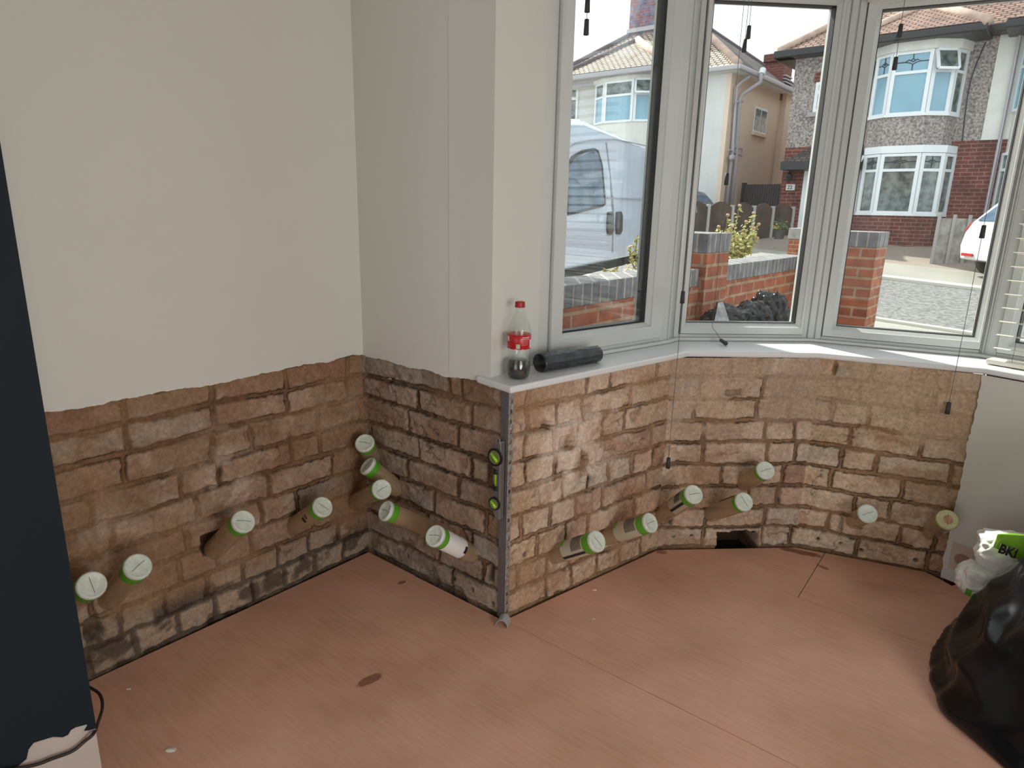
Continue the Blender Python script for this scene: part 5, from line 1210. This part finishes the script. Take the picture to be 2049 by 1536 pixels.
# small window and brick arch over the porch
uw, zw = h2.loc(1634, 165); uw1 = uw + .75; zw0 = h2.loc(1634, 225)[1]; za = h2.loc(1634, 145)[1]
mb = MB(); h2.box(mb, uw - .06, uw1 + .06, 0, .02, zw, za); mb.build('brick_arch', M['hbrick'], r2, uv=True)
mb = MB(); h2.box(mb, uw, uw1, -.02, .03, zw0, zw); wf = mb.build('stair_window', M['white'], r2)
mb = MB(); h2.box(mb, uw + .08, uw + .34, 0, .04, zw0 + .08, zw0 + .42); h2.box(mb, uw + .42, uw1 - .08, 0, .04, zw0 + .08, zw0 + .42); h2.box(mb, uw + .08, uw1 - .08, 0, .04, zw0 + .5, zw - .07); mb.build('pane', M['panedark'], wf)
mb = MB(); h2.box(mb, uw - .1, uw1 + .1, 0, .1, zw0 - .1, zw0); mb.build('window_ledge', M['fpost'], r2)
# porch canopy, door, number, lantern
up0, zp0 = h2.loc(1563, 333, .6); up1 = up0 + 1.75; zp1 = h2.loc(1600, 293, .2)[1]
mb = MB(); V = [h2.p(up0, .65, zp0 + .1), h2.p(up1, .65, zp0 + .1), h2.p(up1, 0, zp1), h2.p(up0 + .5, 0, zp1), h2.p(up0, 0, zp0 + .1)]
mb.add(V, [(0, 1, 2, 3), (0, 3, 4)]); pr = mb.build('porch_roof', M['roofd'], r2, uv=True)
mb = MB(); h2.box(mb, up0, up1, 0, .66, zp0 - .08, zp0 + .11); mb.build('porch_fascia', M['fascia'], pr)
ud, _ = h2.loc(1603, 400); zd1 = zp0 - .08; 
mb = MB(); h2.box(mb, ud, ud + .95, -.02, .04, g2 + .1, zd1); dr_ = mb.build('front_door', M['white'], r2, bevel=.01)
mb = MB(); h2.box(mb, ud + .42, ud + .60, .03, .055, zd1 - 1.2, zd1 - .35); mb.build('door_glass', M['panedark'], dr_)
mb = MB(); h2.box(mb, ud + .1, ud + .32, .03, .05, g2 + .25, g2 + .85); mb.build('door_panel', M['hblue'], dr_)
mb = MB(); mb.lathe(h2.p(ud + .5, .05, zd1 - .42), -nn, [(0, .13), (.04, .11), (.045, .06)], 16); mb.build('door_wreath', M['lamp'], dr_)
un, zn = h2.loc(1573, 379); mb = MB(); h2.box(mb, un, un + .22, 0, .03, zn - .02, zn + .13); pl_ = mb.build('number_plaque', M['hwhite'], r2)
Pn = h2.p(un + .03, .035, zn + .01) - h2.p(2.5, 0, g2); pl_o = np.array(pl_['_o'])
text_mesh('house_number', '22', .13, .003, M['print'], pl_, Matrix.Translation(Vector(Pn)) @ Matrix((Vector(ur), Vector((0, 0, 1)), Vector(-nn))).transposed().to_4x4())
ul_, zl = h2.loc(1583, 352); mb = MB(); mb.lathe(h2.p(ul_, .14, zl - .16), (0, 0, 1), [(0, .02), (.03, .05), (.16, .085), (.19, .09), (.24, .03), (.26, .01)], 8); ln_ = mb.build('wall_lantern', M['fascia'], r2)
mb = MB(); mb.tube([h2.p(ul_, 0, zl + .05), h2.p(ul_, .14, zl + .1)], .012, 6); mb.build('bracket', M['fascia'], ln_)
# cable down the pebbledash and the alarm marker on brick
mb = MB(); uq, _ = h2.loc(1968, 110); mb.tube(smoothpath([h2.p(uq, .015, ze2 - .1), h2.p(uq - .15, .015, ze2 - .9), h2.p(uq - .1, .015, zb2)]), .012, 6); mb.build('wall_cable', M['lead'], r2)
# ---- its other half, painted white, at the edge
r3 = thing('white_house', h2.p(u_w2 + 2, 0, .3), 'white painted half of the semi, at the far right edge of the third window', 'house')
mb = MB(); h2.box(mb, u_w2, UR, -8, .03, zb2, ze2); mb.build('upper_wall', M['hwhite'], r3)
mb = MB(); h2.box(mb, u_br, UR, -8, .03, -.6, zb2); mb.build('lower_wall', M['hbrick'], r3, uv=True)
mb = MB(); mb.add([h2.p(u_w2, ov, zr2), h2.p(UR, ov, zr2), h2.p(UR, -4, zrd), h2.p(u_w2, -4, zrd), h2.p(u_w2, -8.3, zr2), h2.p(UR, -8.3, zr2)], [(0, 1, 2, 3), (3, 2, 5, 4)]); mb.build('main_roof', M['roof2'], r3, uv=True)
u3 = h2.loc(2040, 200)[0]; bp3 = bay_poly(u3 + 1.1, 1.2, .6)
bay_wall(h2, bp3, -.6, z_s1, 'bay_wall', M['hwhite'], r3); bay_window(h2, bp3, z_s1, z_h1, z_t1, r3, (M['paneblue'],) * 3, ()); 
bay_window(h2, [(a_, b_ * 1.02 + .01) for a_, b_ in bp3], zgs, zg1, zgt, r3, (M['panedark'],) * 3, ())
mb = MB(); mb.prism([h2.p(u_, w_, zfb) for u_, w_ in [(u3 - .4, .95), (u3 + 3, .95), (u3 + 3, -.1), (u3 - .4, -.1)]], (0, 0, .17)); mb.build('gutter', M['fascia'], r3, bevel=.03)
mb = MB(); mb.add([h2.p(u3 - .4, .95, zft), h2.p(u3 + 3, .95, zft), h2.p(u3 + 1.3, -.7, apz), h2.p(u3 - .4, -.15, zft), h2.p(u3 + 1.3, -3, apz)], [(0, 1, 2), (3, 0, 2, 4)]); mb.build('bay_roof', M['roof2'], r3, uv=True)
mb = MB(); up_ = h2.loc(2018, 200)[0]; mb.tube([h2.p(up_, .1, ze2), h2.p(up_, .1, .4)], .04, 8); mb.build('downpipe', M['gutter'], r3)

# ---- cream gabled house, left
h1 = House(O1); g1_ = .4
r1 = thing('cream_house', h1.p(-3, 0, g1_), 'cream rendered hipped roof house with downpipes, opposite in the middle window', 'house')
ze1 = h1.loc(1449, 150)[1] + .05; DP = 6.0; UL = -6.4
Pg = lambda u, v: onpl(u, v, O1, A)
def gl(u, v): P = Pg(u, v) - h1.o; return float(P @ nn), float(P[2])     # depth back along the side wall, height
DPg = gl(1587, 300)[0]; DP = DPg
mb = MB(); h1.box(mb, UL, -.12, -DP, 0, -.2, ze1); mb.build('front_walls', M['hblue'], r1)
mb = MB(); h1.box(mb, -.13, 0, -DP, -.0, -.2, ze1); mb.build('side_wall', M['cream'], r1)
cbk = gl(1552, 300)[0]
mb = MB(); h1.box(mb, -.05, .16, -DP, -cbk, -.2, ze1); mb.build('chimney_breast', M['cream'], r1)
ov = .28; zr1 = ze1 + .12; zrd1 = zr1 + (DP / 2 + ov) * math.tan(R(37))
mb = MB(); V = [h1.p(UL - ov, ov, zr1), h1.p(ov, ov, zr1), h1.p(ov, -DP - ov, zr1), h1.p(UL - ov, -DP - ov, zr1), h1.p(-3.45, -DP / 2, zrd1), h1.p(-2.9, -DP / 2, zrd1)]
mb.add(V, [(0, 1, 5, 4), (3, 0, 4), (2, 3, 4, 5)]); mb.build('front_roof', M['roof1'], r1, uv=True)
mb = MB(); mb.add([V[1], V[2], V[5]], [(0, 1, 2)]); mb.build('side_roof', M['roofd'], r1, uv=True)  # slope turned from the sun: its shade is put into darker tiles
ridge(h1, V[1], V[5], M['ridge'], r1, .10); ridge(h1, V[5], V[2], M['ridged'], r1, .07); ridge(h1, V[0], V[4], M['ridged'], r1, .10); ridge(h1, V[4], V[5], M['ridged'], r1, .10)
mb = MB(); h1.box(mb, ov - .03, ov + .08, -DP - ov, ov + .05, zr1 - .13, zr1); mb.build('side_gutter', M['gutter'], r1, bevel=.03)
mb = MB(); h1.box(mb, UL - ov, ov + .08, ov - .02, ov + .08, zr1 - .13, zr1); mb.build('front_gutter', M['gutter'], r1, bevel=.03)
mb = MB(); h1.box(mb, UL - ov, ov, -DP - ov, ov - .02, zr1 - .14, zr1 - .02); mb.build('soffit', M['hwhite'], r1)
# gable window
d0, zt_w = gl(1511, 212); d1_, _ = gl(1533, 240); zb_w = gl(1520, 268)[1]
mb = MB(); h1.box(mb, -.03, .02, -d1_, -d0, zb_w, zt_w); gw = mb.build('side_window', M['white'], r1)
mb = MB(); dm = (d0 + d1_) / 2
h1.box(mb, 0, .03, -dm + .04, -d0 - .06, zb_w + .06, zt_w - .06); h1.box(mb, 0, .03, -d1_ + .06, -dm - .04, zb_w + .06, zt_w - .06); mb.build('pane', M['panedark'], gw)
mb = MB(); h1.box(mb, 0, .08, -d1_ - .05, -d0 + .05, zb_w - .08, zb_w); mb.build('window_ledge', M['cream'], gw)
# pipes
def gp_(u, v, o_=.10): d_, z_ = gl(u, v); return h1.p(o_, -d_, z_)
mb = MB(); mb.tube([gp_(1490, 150, .45), gp_(1489, 168, .45), gp_(1483, 178, .3), gp_(1476, 190, .12), gp_(1472, 200), gp_(1465, 330), gp_(1456, 415)], .055, 10); mb.build('soil_pipe', M['pipe'], r1, smooth=True)
mb = MB(); mb.tube([gp_(1494, 142, .45), gp_(1491, 152, .45)], .085, 10); mb.build('vent_cowl', M['white'], r1)
mb = MB(); mb.tube([gp_(1478, 156, .3), gp_(1475, 163, .15), gp_(1466, 175), gp_(1459, 300), gp_(1447, 410)], .045, 10); mb.build('downpipe', M['pipe'], r1, smooth=True)
mb = MB(); mb.tube([gp_(1461, 205, .12), gp_(1478, 203, .12)], .03, 6); mb.build('pipe_bracket', M['pipe'], r1)
mb = MB(); mb.tube([gp_(1466, 275), gp_(1464, 295), gp_(1478, 298), gp_(1477, 312), gp_(1452, 300)], .028, 6); mb.build('waste_pipe', M['pipe'], r1)
mb = MB(); mb.lathe(gp_(1453, 322, .15), (0, 0, 1), [(0, .03), (.05, .09), (.12, .10), (.15, .05)], 10); mb.build('hopper', M['pipe'], r1)
# bay of that house
ucb = (h1.loc(1203, 200)[0] + h1.loc(1325, 200)[0]) / 2; hwb = 1.15; bpA = bay_poly(ucb, hwb, .70)
zs = h1.loc(1260, 243, .7)[1]; zh = h1.loc(1260, 158, .7)[1]; ztb = h1.loc(1260, 188, .7)[1]
bay_wall(h1, bpA, -.2, zs, 'bay_wall', M['hwhite'], r1); bay_window(h1, bpA, zs, zh, ztb, r1, (M['paneblue'], M['panedark'], M['panedark']), (3,), lead=False)
mb = MB(); mb.prism([h1.p(u_, w_ * .85 - .08, zs + .02) for u_, w_ in bay_poly(ucb, hwb * .9, .6)], (0, 0, zh - zs - .03)); mb.build('bay_room', M['panedark'], r1)
bay_wall(h1, bpA, zh, zh + .12, 'bay_head', M['hwhite'], r1, .08)
ebl, ebr = ucb - 2.0, ucb + 1.55; zbf = zh + .10
mb = MB(); mb.prism([h1.p(u_, w_, zbf) for u_, w_ in [(ebl, .95), (ebr, .95), (ebr, -.1), (ebl, -.1)]], (0, 0, .15)); mb.build('bay_gutter', M['gutter'], r1, bevel=.03)
au, az = h1.loc(1276, 80, -.6)
mb = MB(); c_ = h1.p(au, -.6, az); a_, b_ = h1.p(ebl, .95, zbf + .15), h1.p(ebr, .95, zbf + .15)
mb.add([a_, b_, c_, h1.p(ebr, -.2, zbf + .15), h1.p(ebl, -.2, zbf + .15), h1.p(au, -3.0, az)], [(0, 1, 2), (1, 3, 5, 2), (4, 0, 2, 5)]); mb.build('bay_roof', M['roof1'], r1, uv=True)
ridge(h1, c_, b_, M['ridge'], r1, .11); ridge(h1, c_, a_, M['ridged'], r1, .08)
# stair window at far left of the front
ua, za_ = h1.loc(1158, 170); _, zb_ = h1.loc(1158, 243)
mb = MB(); h1.box(mb, ua - .75, ua + .02, -.02, .04, zb_, za_); sw_ = mb.build('front_window', M['white'], r1)
mb = MB(); h1.box(mb, ua - .68, ua - .06, 0, .05, zb_ + .08, (zb_ + za_) / 2 + .1); h1.box(mb, ua - .68, ua - .06, 0, .05, (zb_ + za_) / 2 + .18, za_ - .06); mb.build('pane', M['panedark'], sw_)
# chimneys
ul0, _ = h1.loc(1260, 30, -1.9); ul1, _ = h1.loc(1338, 30, -1.9)
mb = MB(); h1.box(mb, ul0, ul1, -2.7, -1.9, ze1 + .6, ze1 + 4.2); mb.build('front_chimney', M['stack'], r1, uv=True)
mb = MB(); h1.box(mb, ul0 - .05, ul1 + .05, -2.75, -1.85, h1.loc(1270, 57, -1.9)[1] - .12, h1.loc(1270, 57, -1.9)[1]); mb.build('flashing', M['gutter'], r1)
dA = gl(1560, 200)[0]; zc = float(onpl(1575, 104, h1.p(-.1, -dA, 0), BA)[2])
mb = MB(); h1.box(mb, -.55, .02, -dA - .75, -dA, ze1 - .2, zc - .12); mb.build('rear_chimney', M['stackr'], r1, uv=True)
mb = MB(); h1.box(mb, -.62, .09, -dA - .82, -dA + .07, zc - .24, zc); mb.build('chimney_cap', M['stackr'], r1, uv=True, bevel=.03)
mb = MB()
for i in range(5): h1.box(mb, -.02 - i * .02, .10, -dA - .75 + i * .02, -dA - .02 + i * .0, ze1 + .12 + i * .09, ze1 + .15 + i * .09)
mb.build('stepped_flashing', M['gutter'], r1)

# dark timber gates between the houses
gA = np.array([*at(1484, 400, 18.9)[:2], 0]); gB = np.array([*at(1566, 400, 17.9)[:2], 0]); zgt_ = float(at(1530, 369, 18.4)[2]); gz = .35
gt = thing('side_gates', (gA + gB) / 2 + np.array([0, 0, gz]), 'tall dark timber gates between the cream house and the brick porch', 'gate')
t_ = (gB - gA); Lg = np.linalg.norm(t_); t_ = t_ / Lg; ng = np.array([-t_[1], t_[0], 0])
nb = 18
for half in (0, 1):
    mb = MB()
    for i in range(nb // 2):
        k_ = half * nb // 2 + i; mb.obox(gA + t_ * (Lg * k_ / nb) + np.array([0, 0, gz]), t_ * (Lg / nb - .012), ng * .03, (0, 0, zgt_ - gz))
    mb.obox(gA + t_ * (Lg * half / 2) + ng * .03 + np.array([0, 0, gz + .3]), t_ * Lg * .49, ng * .03, (0, 0, .1)); mb.obox(gA + t_ * (Lg * half / 2) + ng * .03 + np.array([0, 0, zgt_ - .3]), t_ * Lg * .49, ng * .03, (0, 0, .1))
    mb.build('gate_leaf', M['gate'], gt)
for s_ in (0, 1): mb = MB(); mb.obox(gA + t_ * (Lg * s_ - .05) + np.array([0, 0, gz]), t_ * .1, ng * .1, (0, 0, zgt_ - gz + .05)); mb.build('gate_post', M['gate'], gt)
# scalloped low fence in front of them
fA = np.array([*at(1380, 440, 15.5)[:2], 0]); fB = np.array([*at(1562, 440, 16.6)[:2], 0]); t_ = fB - fA; Lf = np.linalg.norm(t_); t_ /= Lf; nf = np.array([-t_[1], t_[0], 0])
fn = thing('scalloped_fence', (fA + fB) / 2 + np.array([0, 0, .5]), 'low dark scalloped fence with pale concrete posts, in front of the timber gates', 'fence')
def fpar(u):
    d = ray(u, 440); A_ = np.array([[t_[0], -d[0]], [t_[1], -d[1]]]); return float(np.linalg.solve(A_, -fA[:2])[0])
pp = [fpar(u) for u in (1414, 1462, 1505, 1543)]; stp = pp[2] - pp[1]; pp = [pp[0] - (pp[1] - pp[0])] + pp + [pp[-1] + stp]
ztf = float(at(1480, 412, 16)[2]); zbf_ = float(at(1480, 478, 16)[2])
for i in range(len(pp) - 1):
    a0, a1 = pp[i] + .06, pp[i + 1]; n_ = 14; top = []
    for k_ in range(n_ + 1):
        f = k_ / n_; top.append((a0 + (a1 - a0) * f, ztf - .04 + .13 * math.sin(PI * f)))
    poly_ = [fA + t_ * a0 + np.array([0, 0, zbf_ - .2])] + [fA + t_ * x + np.array([0, 0, z]) for x, z in top] + [fA + t_ * a1 + np.array([0, 0, zbf_ - .2])]
    mb = MB(); mb.prism(poly_, nf * .04); mb.build('fence_panel', M['fence'], fn)
for x in pp: mb = MB(); mb.obox(fA + t_ * x - nf * .03 + np.array([0, 0, zbf_ - .2]), t_ * .07, nf * .1, (0, 0, ztf - zbf_ + .22)); mb.build('fence_post', M['fpost'], fn, bevel=.01)
# blue car beyond the fence
hb_ = at(1426, 440, 16.9); hatch('hatchback', 'dark blue car tail behind the scalloped fence, left edge of the middle window', np.array([hb_[0], hb_[1], .40]) - ur * .1, -ur, (3.8, 1.5, 1.40), M['carblue'])
# flower pot and far pier
fp_ = at(1559, 470, 15.2); 
pt = thing('flower_pot', np.array([fp_[0], fp_[1], float(at(1559, 478, 15.2)[2])]), 'dark plant pot with yellow flowers by the brick porch opposite', 'plant pot')
pz = pt['_o'][2]
mb = MB(); mb.lathe(pt['_o'], (0, 0, 1), [(0, .10), (.18, .13), (.20, .14), (.205, .12)], 20); mb.build('pot', M['pot'], pt, smooth=False)
mb = MB(); rr = random.Random(3)
for i in range(120):
    p_ = Vector(pt['_o']) + Vector((rr.gauss(0, .09), rr.gauss(0, .09), .22 + abs(rr.gauss(0, .09)))); a = Vector((rr.uniform(-1, 1), rr.uniform(-1, 1), rr.uniform(0, 1))).normalized(); b = a.orthogonal().normalized(); mb.add([p_ - a * .03, p_ + b * .015, p_ + a * .03, p_ - b * .015, p_ + a.cross(b) * .006], [(0, 1, 4), (1, 2, 4), (2, 3, 4), (3, 0, 4)])
mb.build('foliage', mat('dark_leaf', (.08, .14, .05), .7), pt)['kind'] = 'stuff'
mb = MB()
for i in range(14):
    p_ = Vector(pt['_o']) + Vector((-.10 + rr.gauss(0, .05), rr.gauss(0, .05), .25 + rr.gauss(0, .03))); mb.lathe(p_, (0, 0, 1), [(0, .01), (.01, .022), (.018, .005)], 6)
mb.build('flowers', M['yellow'], pt)['kind'] = 'stuff'
q_ = at(1576, 500, 12.5); q_ = np.array([q_[0], q_[1], 0]); zq = float(at(1590, 457, 12.5)[2])
fpier = thing('far_pier', q_ + ur * .22 + np.array([0, 0, .1]), 'weathered brick pier across the road, at the right of the middle window', 'pier')
mb = MB(); mb.obox(q_ + np.array([0, 0, -.1]), ur * .45, nn * .45, (0, 0, zq - .18 + .1)); mb.build('shaft', M['wbrick'], fpier, uv=True)
mb = MB(); mb.obox(q_ + np.array([0, 0, zq - .19]) - ur * .02 - nn * .02, ur * .49, nn * .49, (0, 0, .2)); mb.build('cap', M['oldfence'], fpier, bevel=.01)
# weathered fence by the white car: posts and boards
wa = at(1862, 520, 13.6); wa = np.array([wa[0], wa[1], 0]); zt_f = float(at(1885, 432, 13.6)[2]); zb_f = float(at(1870, 528, 13.6)[2]); td = ur * .80 + nn * .60
of = thing('weathered_fence', wa + np.array([0, 0, zb_f]), 'short weathered timber and concrete post fence beside the white car', 'fence')
for k_ in range(5):
    x = k_ * .30
    mb = MB(); mb.obox(wa + td * x + np.array([0, 0, zb_f - .3]), td * .07, -nn * .07, (0, 0, zt_f - zb_f + .33)); mb.build('fence_post', M['fpost'], of, bevel=.008)
    if k_ < 4:
        mb = MB(); mb.obox(wa + td * (x + .07) + np.array([0, 0, zb_f - .3]), td * .23, -nn * .03, (0, 0, zt_f - zb_f + .26)); mb.build('fence_board', M['oldfence'], of)

# unseen wall added left of the bay to keep sun off the window's left half
blk = wpt(0) * 0 + np.array([-.507, 5.016, 0])
foot = blk - nn * 2.2
o = MB().obox(foot + np.array([0, 0, -.4]), nn * 2.2, -ur * 3.0, (0, 0, 4.2)); st(o.build('wall_unseen_sun_block', M['wbrick'], uv=True))

for o in bpy.data.objects:
    if '_o' in o: del o['_o']
